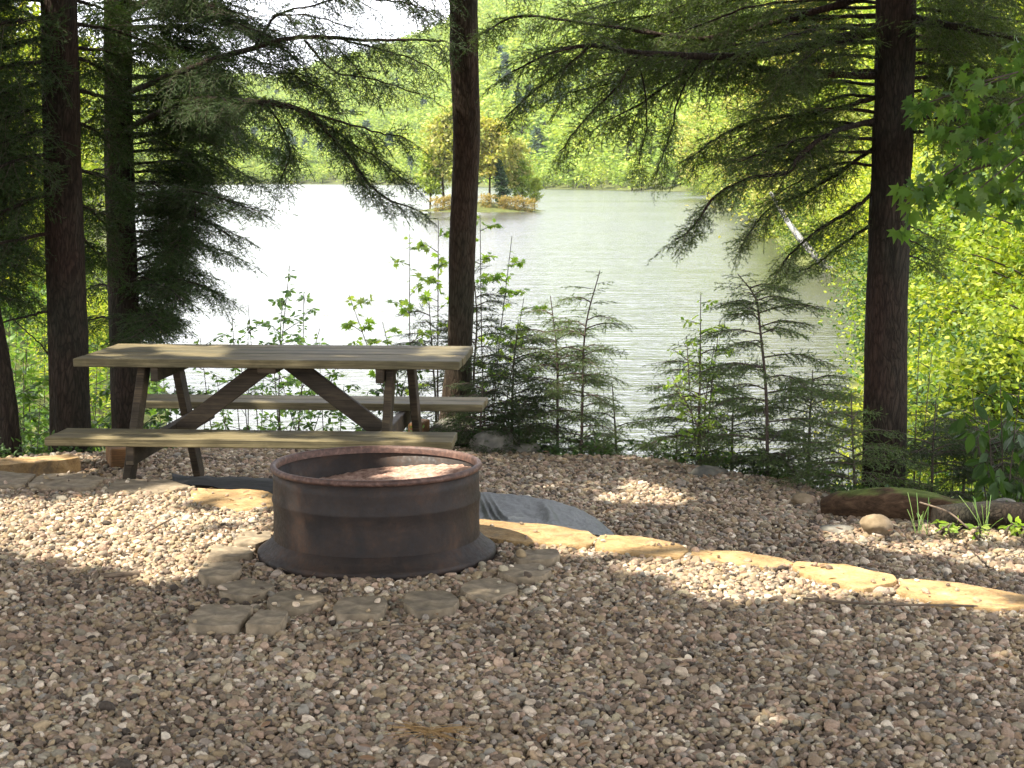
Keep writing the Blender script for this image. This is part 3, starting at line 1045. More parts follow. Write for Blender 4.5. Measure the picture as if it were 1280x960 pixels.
def needles(segs0, segs1, up, sp, ln, wd, r):
    """flat two-ranked needles along straight segments; returns triangle soup"""
    d = segs1 - segs0; L = np.linalg.norm(d, axis=1); d = d / (L[:, None] + 1e-9)
    cnt = np.maximum((L / sp).astype(int), 2)
    ix = np.repeat(np.arange(len(L)), cnt)
    st = np.concatenate([[0], np.cumsum(cnt)[:-1]])
    k = np.arange(cnt.sum()) - st[ix]
    t = (k + .5) / cnt[ix]
    base = segs0[ix] + (segs1 - segs0)[ix] * t[:, None]
    s = np.cross(d, up)[ix]; s /= np.linalg.norm(s, axis=1)[:, None] + 1e-9
    out = []
    for sg in (-1, 1):
        m = len(ix)
        dirn = d[ix] * r.uniform(.35, .75, (m, 1)) + s * sg + up[ix] * r.uniform(-.25, .3, (m, 1))
        dirn /= np.linalg.norm(dirn, axis=1)[:, None]
        l = ln * r.uniform(.7, 1.15, (m, 1)) * np.minimum(1, 1.6 * (1.08 - t))[:, None]
        w = d[ix] * wd / 2
        b = base + d[ix] * r.uniform(-.3, .3, (m, 1)) * sp
        out.append(np.stack([b - w, b + w, b + dirn * l + w * .3], 1))
    T = np.concatenate(out)
    return T.reshape(-1, 3)


def make_spray(L, seed, sp=.0125, ln=.0165, wd=.0145):
    """one flat hemlock spray lying in the XY plane, stem along +X. Returns (needle verts, stem verts, stem faces)"""
    r = np.random.default_rng(seed)
    n = 12
    t = np.linspace(0, 1, n)
    bend = r.uniform(-.12, .12)
    M0 = np.column_stack([t * L, bend * L * t ** 2, -L * .18 * t ** 2])
    mb = MB(); tube(mb, M0, np.linspace(.0045, .001, n) * (L / .8) ** .5, 4, cap=False)
    s0, s1 = [], []
    s0.append(M0[n // 2:-1]); s1.append(M0[n // 2 + 1:])
    step = .058 if L > .5 else .046
    pos = np.arange(.10 * L, L * .97, step)
    for i, p in enumerate(pos):
        f = p / L
        b = np.array([np.interp(f, t, M0[:, j]) for j in range(3)])
        sd = 1 if i % 2 else -1
        l2 = (.50 * L * (1 - f) ** .75 * (min(1, f * 5 + .35)) + .03) * r.uniform(.6, 1.15)
        a = R(r.uniform(42, 66)) * sd
        d2 = np.array([math.cos(a), math.sin(a), r.uniform(-.45, .2)])
        e = b + d2 * l2 + np.array([0, 0, -.12 * l2])
        mid = (b + e) / 2 + np.array([.03 * l2, 0, .03 * l2])
        tube(mb, [b, mid, e], [.0018, .0013, .0007], 3, cap=False)
        s0 += [b[None], mid[None]]; s1 += [mid[None], e[None]]
        m3 = int(l2 / .042)
        for j in range(1, m3):
            g = j / m3
            q = b * (1 - g) + e * g + (np.array([.03 * l2, 0, .03 * l2]) * 4 * g * (1 - g)) * .5
            a3 = a + R(r.uniform(38, 60)) * (1 if j % 2 else -1)
            l3 = min(.10, .55 * l2 * (1 - g) + .03) * r.uniform(.6, 1.15)
            d3 = np.array([math.cos(a3), math.sin(a3), r.uniform(-.6, .3)])
            s0.append(q[None]); s1.append((q + d3 * l3)[None])
    s0 = np.concatenate(s0); s1 = np.concatenate(s1)
    up = np.array([0, 0, 1.0]) + r.normal(0, .65, (len(s0), 3)); up /= np.linalg.norm(up, axis=1)[:, None]
    nd = needles(s0, s1, up, sp, ln, wd, r)
    V = np.concatenate(mb.V); F = mb.F
    Fq = np.concatenate([f for f, _, _ in F])
    return nd, V, Fq


SPRAY_L = [make_spray(.75, 10 + k) for k in range(7)]
SPRAY_S = [make_spray(.36, 50 + k, .0105, .0135, .0115) for k in range(7)]
print('spray needles', len(SPRAY_L[0][0]) // 3, len(SPRAY_S[0][0]) // 3)


def basis(dirn, up=(0, 0, 1), roll=0):
    x = np.array(dirn, float); x /= np.linalg.norm(x)
    y = np.cross(up, x); y /= np.linalg.norm(y) + 1e-9
    z = np.cross(x, y)
    c, s = math.cos(roll), math.sin(roll)
    return np.column_stack([x, c * y + s * z, -s * y + c * z])


class Crown:
    """needles and their twigs collected for one crown mesh"""

    def __init__(self):
        self.mb = MB()

    def spray(self, pos, dirn, length, small=False, roll=0, r=rng, mirror=None):
        T = SPRAY_S if small else SPRAY_L
        nd, sv, sf = T[r.integers(len(T))]
        s = length / (.36 if small else .75)
        B = basis(dirn, roll=roll) * s
        if r.random() < .5: B[:, 1] *= -1
        V = nd @ B.T + pos
        self.mb.add(V, np.arange(len(V)).reshape(-1, 3), 0, False)
        self.mb.add(sv @ B.T + pos, sf, 1)


def along(P, step):
    seg = np.linalg.norm(np.diff(P, axis=0), axis=1); s = np.concatenate([[0], np.cumsum(seg)])
    q = np.arange(step * .5, s[-1], step)
    pos = np.stack([np.interp(q, s, P[:, j]) for j in range(3)], -1)
    T = np.gradient(P, axis=0); tan = np.stack([np.interp(q, s, T[:, j]) for j in range(3)], -1)
    tan /= np.linalg.norm(tan, axis=1)[:, None]
    return pos, tan, q / s[-1]


def limb(root, crown, pts, r0, r1=.006, start=.25, step=.10, size=.5, name='branch', droop=.35, small=False, r=rng, both=True, mat=None, wig=.02, tw=True):
    """a limb through points, dressed with sprays left and right"""
    P = smooth_path(pts, max(10, len(pts) * 7))
    P = P + wig * np.column_stack([fbm(np.arange(len(P)) * .6, np.full(len(P), k * 5.), int(r.integers(999))) - .47 for k in range(3)])
    P[0] = pts[0]
    mb = MB(); tube(mb, P, np.linspace(r0, r1, len(P)), 8, rough=.15, seed=int(r.integers(99)))
    mb.obj(name, mat or M['bark'], root)
    pos, tan, f = along(P, step * .5)
    for i in range(len(pos)):
        if f[i] < start: continue
        for sd in ((-1, 1) if both else (1 if i % 2 else -1,)):
            side = np.cross(tan[i], [0, 0, 1.0]); side /= np.linalg.norm(side) + 1e-9
            d = tan[i] * r.uniform(.3, 1.0) + side * sd * r.uniform(.2, 1.0) + np.array([0, 0, -droop * r.uniform(-.6, 1.9)])
            L = size * r.uniform(.6, 1.2) * (1 - .3 * f[i])
            crown.spray(pos[i] + r.normal(0, .01, 3), d, L, small=small, roll=r.normal(0, .5), r=r)
    crown.spray(P[-1], tan[-1] + [0, 0, -.15], size * .7, small=small, r=r)
    return P


def trunk_obj(root, pts, radii, mat, sides=40, seed=0, name='trunk', n=90, flare=1.35, rough=.09):
    P = smooth_path(pts, n)
    r = np.interp(np.linspace(0, 1, n), np.linspace(0, 1, len(radii)), radii)
    h = np.linalg.norm(P - P[0], axis=1)
    r = r * (1 + (flare - 1) * np.exp(-h / .16))
    mb = MB(); tube(mb, P, r, sides, rough=rough, seed=seed)
    mb.obj(name, mat, root)
    return P


def up_dir(px, py, Y, z):
    d = ray(px, py)
    return at(px, py, Y)


# ---- lit patches of the photograph: the overhead canopy leaves gaps there
LIT0 = [  # on the near gravel (z about 0)
    [(-200, 622), (60, 622), (140, 616), (240, 608), (345, 606), (350, 700), (300, 706), (270, 725), (210, 745), (120, 712), (0, 694), (-200, 690)],
    [(596, 648), (700, 655), (800, 668), (900, 684), (1000, 696), (1120, 712), (1300, 742), (1300, 775), (1180, 764), (1060, 752), (1000, 760), (860, 752), (790, 722), (740, 706), (700, 694), (655, 684), (640, 664), (597, 662)],
]
LITR = [[(462, 608), (484, 580), (520, 564), (600, 566), (606, 592), (560, 610)]]  # inside the ring, z about .25
LITL = [  # on the lower terrace
    [(735, 605), (800, 598), (870, 606), (880, 632), (800, 634), (740, 628)],
    [(1030, 665), (1120, 655), (1320, 652), (1320, 722), (1200, 706), (1100, 690), (1030, 680)],
    [(-60, 566), (120, 566), (155, 588), (120, 598), (-60, 592)],
    [(690, 560), (750, 562), (760, 580), (690, 578)],
]
LITB = [[(120, 543), (420, 543), (420, 566), (90, 568)], [(470, 542), (540, 542), (540, 556), (470, 556)]]  # bench top
LITT = [[(110, 430), (300, 430), (300, 445), (110, 448)], [(520, 432), (600, 430), (590, 450), (510, 450)]]  # tabletop


def lit_mask(P, grow=0):
    """True where a leaf at P would shade one of the sunlit patches"""
    m = np.zeros(len(P), bool)
    for z, polys in ((0.0, LIT0), (.25, LITR), (LOWZ, LITL), (LOWZ + .43, LITB), (LOWZ + .75, LITT)):
        Q = P - SUN[None] * ((P[:, 2] - z) / SUN[2])[:, None]
        px = to_px(Q)
        for k, pl in enumerate(polys):
            w = 13 * (fbm(Q[:, 0] * 2.2, Q[:, 1] * 2.2, 61 + k) - .47)
            w2 = 26 * (fbm(Q[:, 0] * 5.5 + 3, Q[:, 1] * 5.5, 81 + k) - .47)
            hit = inpoly(px + np.stack([w * 2.5, w + 0 * w2], -1), pl)
            hit &= fbm(Q[:, 0] * 6, Q[:, 1] * 6, 90) < (.78 if z == 0.0 else .62)
            m |= hit
    return m


# ------------------------------------------------------------------ leaves
def leaf_ovate():
    P = np.array([[0, 0, 0], [.25, .17, .02], [.55, .22, .0], [.82, .12, -.04], [1, 0, -.1], [.82, -.12, -.04], [.55, -.22, .0], [.25, -.17, .02], [.5, 0, -.03]])
    F = np.array([[0, 8, 1], [1, 8, 2], [2, 8, 3], [3, 8, 4], [4, 8, 5], [5, 8, 6], [6, 8, 7], [7, 8, 0]])[:, ::-1]
    return P, F


def leaf_maple():
    a = np.radians([180, 135, 112, 80, 62, 40, 22, 0, -22, -40, -62, -80, -112, -135])
    rr = np.array([.06, .34, .26, .62, .40, .78, .42, .95, .42, .78, .40, .62, .26, .34])
    P = np.column_stack([rr * np.cos(a) + .15, rr * np.sin(a), -.12 * rr ** 2])
    P = np.vstack([P, [.15, 0, .03]])
    n = len(a)
    F = np.array([[k, (k + 1) % n, n] for k in range(n)])
    return P, F


def leaf_quad():
    P = np.array([[0, 0, 0], [.5, .28, .03], [1, 0, -.06], [.5, -.28, .03]])
    return P, np.array([[0, 3, 2], [0, 2, 1]])


LEAF = {'ovate': leaf_ovate(), 'maple': leaf_maple(), 'quad': leaf_quad()}


def put_leaves(mb, kind, pos, dirn, size, r, mat=0, flat=.5):
    """leaves at pos (n,3) pointing dirn, broad sides near horizontal (flat 1) or random (flat 0)"""
    P, F = LEAF[kind]; n = len(pos)
    if n == 0: return
    x = dirn / (np.linalg.norm(dirn, axis=1)[:, None] + 1e-9)
    up = np.array([0, 0, 1.0]) * flat + r.normal(0, 1, (n, 3)) * (1 - flat)
    y = np.cross(up, x); y /= np.linalg.norm(y, axis=1)[:, None] + 1e-9
    z = np.cross(x, y)
    s = np.broadcast_to(np.asarray(size, float), (n,))[:, None, None]
    V = pos[:, None] + s * (P[None, :, 0:1] * x[:, None] + P[None, :, 1:2] * y[:, None] + P[None, :, 2:3] * z[:, None])
    FF = (F[None] + (np.arange(n) * len(P))[:, None, None]).reshape(-1, 3)
    mb.add(V.reshape(-1, 3), FF, mat, False)


# ------------------------------------------------------------------ unseen tall trees outside the frame, added and shaped for shade
def canopy_tree(base, height, label, reach, zlo, zhi, seed, leaves):
    r = np.random.default_rng(seed)
    root = empty('maple_tree', base); tag(root, label, 'tree', 'tall trees round the campsite')
    b = np.array(base, float)
    P = trunk_obj(root, [b, b + [.1, .1, height * .5], b + [0, .2, height]], [.2, .15, .03], M['bark'], 24, seed)
    mb = MB(); lf = MB()
    x0, x1, y0, y1 = reach
    k = 0
    ends = []
    while k < 26:
        e = np.array([r.uniform(x0, x1), r.uniform(y0, y1), r.uniform(zlo, zhi)])
        if out_of_view(e[None])[0]:
            s = b + np.array([0, 0, r.uniform(.45, .8) * e[2]])
            pth = smooth_path([s, (s + e) / 2 + [0, 0, .3], e], 14)
            if lit_mask(pth).any(): k += 1; continue
            tube(mb, pth, np.linspace(.05, .01, 14), 6, rough=.1)
        k += 1
    mb.obj('branches', M['bark'], root)
    # the leaf layer
    n = leaves
    C = np.column_stack([r.uniform(x0, x1, n), r.uniform(y0, y1, n), zlo + (zhi - zlo) * r.random(n) ** 1.0])
    C[:, 2] += .4 * np.sin(C[:, 0] * 1.3) * np.cos(C[:, 1] * 1.1)
    # leave out whatever would hang into the picture or shade the sunlit patches
    C = C[out_of_view(C)]
    C = C[~lit_mask(C)]
    G = C - SUN[None] * (C[:, 2:3] / SUN[2])
    C = C[~((G[:, 1] > 9.2) & (G[:, 0] > -1.3) & (fbm(G[:, 0] * 1.6, G[:, 1] * 1.6, 95) < .52))]
    put_leaves(lf, 'maple', C, np.column_stack([r.normal(size=(len(C), 2)), r.normal(-.2, .2, len(C))]), r.uniform(.09, .15, len(C)), r, 0, .75)
    lf.obj('crown', M['canopy'], root)


def out_of_view(C):
    px = to_px(C)
    return ~((C[:, 1] > .1) & (px[:, 1] > -60) & (np.abs(px[:, 0] - 640) < 760))


canopy_tree((-5.5, 3.5, 0), 11, 'unseen tall broadleaf tree with a crown shaped to shade the gravel', (-9.5, 2.0, -2.5, 12.5), 3.4, 8.5, 1, 118000)
canopy_tree((5.0, 2.2, 0), 11, 'unseen tall broadleaf tree added to shade the gravel by the right edge', (-2.0, 5.5, -3.0, 12.0), 4.0, 8.5, 2, 48000)


# ------------------------------------------------------------------ in-view trees
def H1(x, y):
    return float(H(np.array([x]), np.array([y]))[0])


def crown_obj(cr, root, mat='needle', name='crown'):
    return cr.mb.obj(name, [M[mat], M['twig']], root)


def foot(px, Y, dz=-.05):
    x = (px - 640) / FPX * Y * cp * 1.0
    x = (px - 640) / FPX * (Y * cp + 1.6 * sp)
    return np.array([x, Y, H1(x, Y) + dz])


def left_trees():
    r = np.random.default_rng(21)
    # A, thick, behind the table end
    b = foot(88, 9.95)
    root = empty('hemlock_tree', b); tag(root, 'thick reddish hemlock trunk just behind the left end of the table', 'tree', 'hemlocks along the shore')
    P = trunk_obj(root, [b, at(86, 480, 9.95), at(80, 260, 9.95), at(74, 40, 9.9), at(70, -160, 9.9), at(68, -600, 9.9)], [.122, .120, .112, .105, .095, .06], M['bark'], 44, 3)
    cr = Crown()
    for py, x1, x2, y2 in ((-20, 60, -60, 30), (0, 60, -60, 20), (45, 62, -60, 90), (100, 64, -60, 150), (160, 66, -70, 215), (215, 68, -60, 265), (-40, 60, -60, -10), (20, 60, -70, 60), (75, 62, -60, 110), (130, 66, -80, 190), (190, 66, -60, 240), (240, 70, -50, 300), (290, 72, -90, 340)):
        limb(root, cr, [at(x1, py, 9.9), at((x1 + x2) / 2, (py + y2) / 2 - 8, 9.6 + r.uniform(-.3, .3)), at(x2, y2, 9.6 + r.uniform(-.5, .5))], .014, .004, .1, .09, .42, r=r)
    for py, x2, y2 in ((0, 160, 30), (70, 150, 105), (150, 150, 190), (60, 180, 80), (250, 140, 290), (290, 130, 330), (30, 200, 60), (110, 170, 150), (210, 190, 250), (-30, 260, -20)):
        limb(root, cr, [at(90, py, 9.9), at((90 + x2) / 2, (py + y2) / 2 - 6, 10.3), at(x2, y2, 10.6)], .013, .004, .15, .1, .36, r=r)
    # bare lower sticks
    limb(root, cr, [at(64, 388, 9.9), at(30, 396, 9.8), at(-30, 412, 9.7)], .009, .004, .9, .3, .2, r=r)
    limb(root, cr, [at(66, 448, 9.9), at(45, 425, 9.85), at(18, 400, 9.8)], .006, .003, .95, .3, .15, r=r)
    crown_obj(cr, root)
    # B, behind, darker
    b = foot(158, 11.1)
    root = empty('hemlock_tree', b); tag(root, 'dark slimmer hemlock trunk behind and right of the thick one', 'tree', 'hemlocks along the shore')
    trunk_obj(root, [b, at(156, 430, 11.1), at(150, 240, 11.1), at(147, 30, 11.1), at(146, -200, 11.1), at(146, -620, 11)], [.108, .1, .096, .09, .08, .05], M['bark'], 40, 5)
    cr = Crown()
    rows = [(-60, 330), (-25, 345), (10, 350), (40, 348), (70, 352), (100, 345), (128, 340), (155, 338), (182, 340), (208, 330), (232, 335), (256, 318), (280, 292), (305, 290), (330, 268), (352, 300), (376, 250), (398, 240)]
    for py, xe in rows:
        for q in range(2):
            yy = py + r.uniform(-10, 10)
            Y2 = 11.1 + r.uniform(-1.1, .9)
            xm = (155 + xe) / 2
            limb(root, cr, [at(153, yy - 10, 11.1), at(xm, yy - 14 + r.uniform(-6, 6), (11.1 + Y2) / 2), at(xe - r.uniform(-12, 105), yy + 14 + r.uniform(-12, 14), Y2)],
                 .011, .003, .12, .085, .36, r=r, droop=.16)
        xs_ = 165 + (xe - 165) * r.uniform(.3, .6)
        limb(root, cr, [at(153, py, 11.1), at((155 + xs_) / 2, py - 4, 11.0), at(xs_, py + r.uniform(5, 26), 11.1 + r.uniform(-.4, .6))], .008, .003, .2, .085, .38, r=r, droop=.3)
    for py in (20, 90, 150, 215, 270, 320, 360, 400):
        limb(root, cr, [at(146, py, 11.1), at(118, py - 2, 11.4), at(95 - r.uniform(0, 40), py + 24, 11.6)], .009, .003, .2, .1, .34, r=r)
    # long boughs of B that cross in front of the sky, one drooping to the water
    A = lambda *t: [at(*q) for q in t]
    limb(root, cr, A((153, 120, 11.1), (200, 100, 10.3), (262, 76, 9.5), (318, 60, 9.1), (352, 50, 9.0), (400, 46, 9.0), (455, 50, 9.0), (520, 50, 8.95), (556, 52, 8.9)), .022, .004, .3, .08, .30, r=r, droop=.75, wig=.012)
    limb(root, cr, A((153, 165, 11.1), (230, 128, 10.0), (330, 128, 8.9), (385, 143, 8.8), (422, 180, 8.8), (455, 222, 8.8), (480, 246, 8.8), (520, 262, 8.8)), .02, .003, .3, .055, .28, r=r, droop=.35, wig=.012)
    limb(root, cr, A((360, 134, 8.85), (420, 150, 8.85), (470, 165, 8.9), (508, 172, 8.9)), .008, .003, .1, .06, .26, r=r, droop=.5)
    limb(root, cr, A((395, 150, 8.85), (430, 172, 8.85), (480, 205, 8.9), (515, 232, 8.9)), .006, .003, .1, .06, .24, r=r, droop=.3)
    limb(root, cr, A((380, 50, 9.0), (420, 90, 9.0), (470, 100, 9.0), (525, 118, 9.0)), .007, .003, .15, .08, .26, r=r, droop=.6)
    limb(root, cr, A((430, 50, 9.0), (470, 60, 9.0), (510, 72, 9.0), (545, 88, 9.0)), .006, .003, .1, .08, .24, r=r, droop=.6)
    limb(root, cr, A((318, 60, 9.1), (345, 20, 9.1), (400, 4, 9.1), (450, -10, 9.1)), .009, .003, .1, .09, .26, r=r, droop=.5)
    limb(root, cr, A((153, 20, 11.1), (250, -30, 10.0), (340, -42, 9.3), (430, -50, 9.1), (520, -35, 9.1), (560, -15, 9.1)), .014, .003, .2, .10, .30, r=r, droop=.9)
    for (x0, y0, x1, y1) in ((340, 20, 440, 36), (360, -30, 470, 14), (420, -50, 520, 8), (470, 0, 556, 26), (300, 30, 380, 84), (400, 48, 450, 92), (460, -40, 556, -6), (330, 90, 400, 112)):
        limb(root, cr, A((x0, y0, 9.2), ((x0 + x1) / 2, (y0 + y1) / 2 - 8, 9.1), (x1, y1, 9.0)), .005, .003, .05, .09, .26, r=r, droop=.4)
    limb(root, cr, A((330, 128, 8.9), (352, 160, 8.9), (362, 190, 9.0), (350, 230, 9.1)), .006, .003, .1, .06, .26, r=r, droop=.4)
    limb(root, cr, A((300, 70, 9.3), (350, 84, 9.1), (390, 100, 9.1), (420, 128, 9.1)), .006, .003, .1, .06, .26, r=r, droop=.5)
    crown_obj(cr, root)
    # C leaning stem at the left border
    b = foot(14, 9.75)
    root = empty('hemlock_tree', b); tag(root, 'thin leaning hemlock stem at the left border of the view', 'tree', 'hemlocks along the shore')
    trunk_obj(root, [b, at(8, 500, 9.75), at(-4, 420, 9.75), at(-26, 300, 9.7), at(-60, 100, 9.7)], [.062, .058, .05, .045, .03], M['bark'], 26, 8)
    cr = Crown()
    for k in range(14):
        y = 90 + k * 21
        limb(root, cr, [at(-30, y, 9.7), at(0, y + 5, 10.2), at(40 + r.uniform(-10, 14), y + 26, 10.5)], .006, .003, .1, .1, .32, r=r)
    crown_obj(cr, root)


def centre_tree():
    r = np.random.default_rng(22)
    b = foot(566, 10.35)
    root = empty('hemlock_tree', b); tag(root, 'slender curving trunk standing alone before the bright lake', 'tree', 'hemlocks along the shore')
    trunk_obj(root, [b, at(570, 505, 10.35), at(575, 430, 10.35), at(578, 300, 10.35), at(583, 190, 10.35), at(580, 60, 10.3), at(579, -60, 10.3), at(576, -500, 10.3)],
              [.115, .095, .078, .084, .084, .086, .084, .05], M['bark_red'], 40, 14)
    cr = Crown()
    for k, (x2, y2) in enumerate(((500, -30), (650, -30), (480, -60), (690, -80))):
        limb(root, cr, [at(578, -40 - 20 * k, 10.3), at((578 + x2) / 2, y2 - 30, 10.2), at(x2, y2, 10.1)], .012, .004, .2, .12, .36, r=r, droop=.6)
    crown_obj(cr, root)


def right_tree():
    r = np.random.default_rng(23)
    b = foot(1106, 8.75)
    root = empty('hemlock_tree', b); tag(root, 'thick dark hemlock trunk right of the lake behind the mossy log', 'tree', 'hemlocks along the shore')
    Y = 8.75
    trunk_obj(root, [b, at(1106, 520, Y), at(1111, 300, Y), at(1117, 140, Y), at(1120, 0, Y), at(1122, -200, Y), at(1124, -640, Y)], [.118, .114, .106, .104, .102, .095, .06], M['bark'], 48, 11)
    cr = Crown()
    A = lambda *t: [at(*q) for q in t]
    # the traced big limbs
    limb(root, cr, A((1100, 38, Y), (1040, 50, 8.6), (960, 66, 8.5), (905, 71, 8.45), (850, 69, 8.4), (790, 65, 8.4), (740, 57, 8.4), (690, 66, 8.4), (640, 90, 8.4)), .028, .004, .2, .075, .34, r=r, droop=.6, wig=.01)
    limb(root, cr, A((1100, -10, Y), (1040, 8, 8.9), (960, 30, 9.0), (880, 48, 9.1), (820, 42, 9.1), (740, 30, 9.2), (650, 20, 9.2), (605, 40, 9.2)), .02, .004, .15, .08, .34, r=r, droop=.6, wig=.012)
    limb(root, cr, A((1100, 95, Y), (1010, 92, 8.7), (950, 86, 8.6), (900, 72, 8.6), (850, 95, 8.6), (800, 130, 8.6), (760, 150, 8.6)), .02, .003, .2, .08, .34, r=r, droop=.6, wig=.01)
    limb(root, cr, A((740, 57, 8.4), (700, 90, 8.4), (660, 120, 8.5), (630, 150, 8.5)), .007, .003, .1, .08, .26, r=r, droop=.4)
    limb(root, cr, A((800, 66, 8.4), (770, 110, 8.4), (730, 150, 8.45), (700, 190, 8.5)), .007, .003, .2, .09, .26, r=r, droop=.4)
    limb(root, cr, A((790, 66, 8.4), (806, 110, 8.4), (808, 160, 8.4), (798, 205, 8.45)), .005, .003, .4, .09, .22, r=r, droop=.6)
    limb(root, cr, A((880, 70, 8.4), (850, 120, 8.4), (838, 170, 8.4), (820, 215, 8.4)), .005, .003, .4, .09, .24, r=r, droop=.6)
    # drooping lower boughs
    limb(root, cr, A((1098, 150, Y), (1040, 165, 8.5), (1000, 195, 8.3), (985, 215, 8.2), (940, 222, 8.2), (895, 245, 8.15), (865, 285, 8.1), (845, 300, 8.1)), .016, .003, .25, .06, .28, r=r, droop=.35, wig=.01)
    limb(root, cr, A((1098, 120, Y), (1030, 140, 8.9), (950, 150, 9.0), (900, 170, 9.0), (860, 200, 9.0)), .014, .003, .25, .07, .32, r=r, droop=.4)
    limb(root, cr, A((1098, 180, Y), (1050, 215, 8.9), (1000, 245, 9.0), (960, 262, 9.0), (930, 300, 9.0)), .012, .003, .15, .07, .28, r=r, droop=.4)
    limb(root, cr, A((1098, 235, Y), (1060, 265, 8.7), (1020, 290, 8.7), (985, 320, 8.7), (975, 335, 8.7)), .012, .003, .1, .07, .26, r=r, droop=.3)
    limb(root, cr, A((1098, 275, Y), (1060, 300, 9.0), (1020, 330, 9.2), (990, 342, 9.3)), .011, .003, .1, .07, .24, r=r, droop=.3)
    for k in range(13):
        y0 = 4 + k * 17; xe = r.uniform(880, 1010); Y2 = 8.75 + r.uniform(-.9, 1.3)
        limb(root, cr, A((1100, y0, Y), ((1100 + xe) / 2, y0 - 2, (Y + Y2) / 2), (xe, y0 + r.uniform(0, 40), Y2)), .010, .003, .15, .09, .32, r=r, droop=.22)
    for k in range(13):
        y0 = -50 + k * 11; xe = r.uniform(640, 860); Y2 = 8.75 + r.uniform(-.4, 1.4)
        limb(root, cr, A((1100, y0 - 30, Y), (950, y0 - 20, (Y + Y2) / 2), (xe, y0 + r.uniform(10, 60), Y2)), .010, .003, .4, .11, .34, r=r, droop=.55)
    # to the right of the trunk
    limb(root, cr, A((1126, 20, Y), (1200, 34, 8.5), (1300, 55, 8.4)), .026, .008, .1, .07, .34, r=r, droop=.5)
    for k in range(13):
        y0 = -40 + k * 17; Y2 = 8.75 + r.uniform(-1.0, 1.2)
        limb(root, cr, A((1126, y0, Y), (1200, y0 + 4, (Y + Y2) / 2), (1290 + r.uniform(-60, 20), y0 + r.uniform(5, 40), Y2)), .010, .003, .12, .09, .34, r=r, droop=.4)
    for k in range(3):
        y0 = 280 + k * 18
        limb(root, cr, A((1126, y0, Y), (1145, y0 + 6, 8.9), (1172, y0 + 20, 9.1)), .006, .003, .3, .08, .2, r=r)
    crown_obj(cr, root, 'needle_lit')
    # low boughs spreading behind the foot, from a young neighbour
    b2 = foot(1180, 9.1)
    root = empty('young_hemlock', b2); tag(root, 'low spreading young hemlock right of the thick right trunk', 'sapling', 'young hemlocks on the terrace rim')
    trunk_obj(root, [b2, b2 + [.02, 0, .35], b2 + [0, .02, .75]], [.012, .008, .003], M['twig'], 8, 1, flare=1)
    cr = Crown()
    for k in range(34):
        a = r.uniform(0, 6.28); z = r.uniform(.08, .72); L = (.85 - z * .7) * r.uniform(.7, 1.2)
        p0 = b2 + [0, 0, z]
        limb_dir = np.array([math.cos(a), math.sin(a) * .7, .08])
        P = smooth_path([p0, p0 + limb_dir * L * .5 + [0, 0, .02], p0 + limb_dir * L - [0, 0, .06 * L]], 8)
        tube(cr.mb, P, np.linspace(.005, .002, 8), 4, 1, cap=False)
        pos, tan, f = along(P, .075)
        for i in range(len(pos)):
            for sd in (-1, 1):
                side = np.cross(tan[i], [0, 0, 1.0])
                cr.spray(pos[i], tan[i] * .7 + side * sd * r.uniform(.4, 1) + [0, 0, -.15], .24 * r.uniform(.6, 1.1), small=True, roll=r.normal(0, .3), r=r)
    crown_obj(cr, root, 'needle')


left_trees(); centre_tree(); right_tree()


# ------------------------------------------------------------------ young hemlocks on the rim
def sapling(pts, label, hlow, n, seed, lmax, mat='needle_young', lowbare=.05, toplen=.08, w=1.0, flat=.25):
    """pts: leader from base to tip"""
    r = np.random.default_rng(seed)
    pts = [np.array(p, float) for p in pts]
    root = empty('young_hemlock', pts[0]); tag(root, label, 'sapling', 'young hemlocks on the terrace rim')
    P = trunk_obj(root, pts, [.011, .008, .005, .0025], M['twig'], 8, seed, flare=1.1)
    cr = Crown()
    Ht = np.linalg.norm(pts[-1] - pts[0])
    for k in range(n):
        f = lowbare + (1 - lowbare) * (k + r.random()) / n
        p0 = P[min(int(f * (len(P) - 1)), len(P) - 1)]
        L = (toplen + (lmax - toplen) * (1 - f) ** .8) * r.uniform(.65, 1.2)
        a = k * 2.4 + r.uniform(-.5, .5)
        rise = flat * (1.0 if f > .5 else .4)
        d = np.array([math.cos(a) * w, math.sin(a) * w * .8, rise])
        if L < .16:
            cr.spray(p0, d, L * 1.3, small=True, roll=r.normal(0, .3), r=r)
            continue
        Q = smooth_path([p0, p0 + d * L * .5 + [0, 0, .03 * L], p0 + d * L - [0, 0, .12 * L]], 8)
        tube(cr.mb, Q, np.linspace(.0045, .0015, 8), 4, 1, cap=False)
        pos, tan, g = along(Q, .042)
        for i in range(len(pos)):
            if g[i] < .12: continue
            for sd in (-1, 1):
                side = np.cross(tan[i], [0, 0, 1.0])
                cr.spray(pos[i], tan[i] * .8 + side * sd * r.uniform(.4, 1) + [0, 0, -.12], (.12 + .38 * L * (1 - g[i])) * r.uniform(.6, 1.15), small=True, roll=r.normal(0, .5), r=r)
        cr.spray(Q[-1], tan[-1], .13, small=True, r=r)
    crown_obj(cr, root, mat)


def S(px, Y, dz=-.03):
    return foot(px, Y, dz)


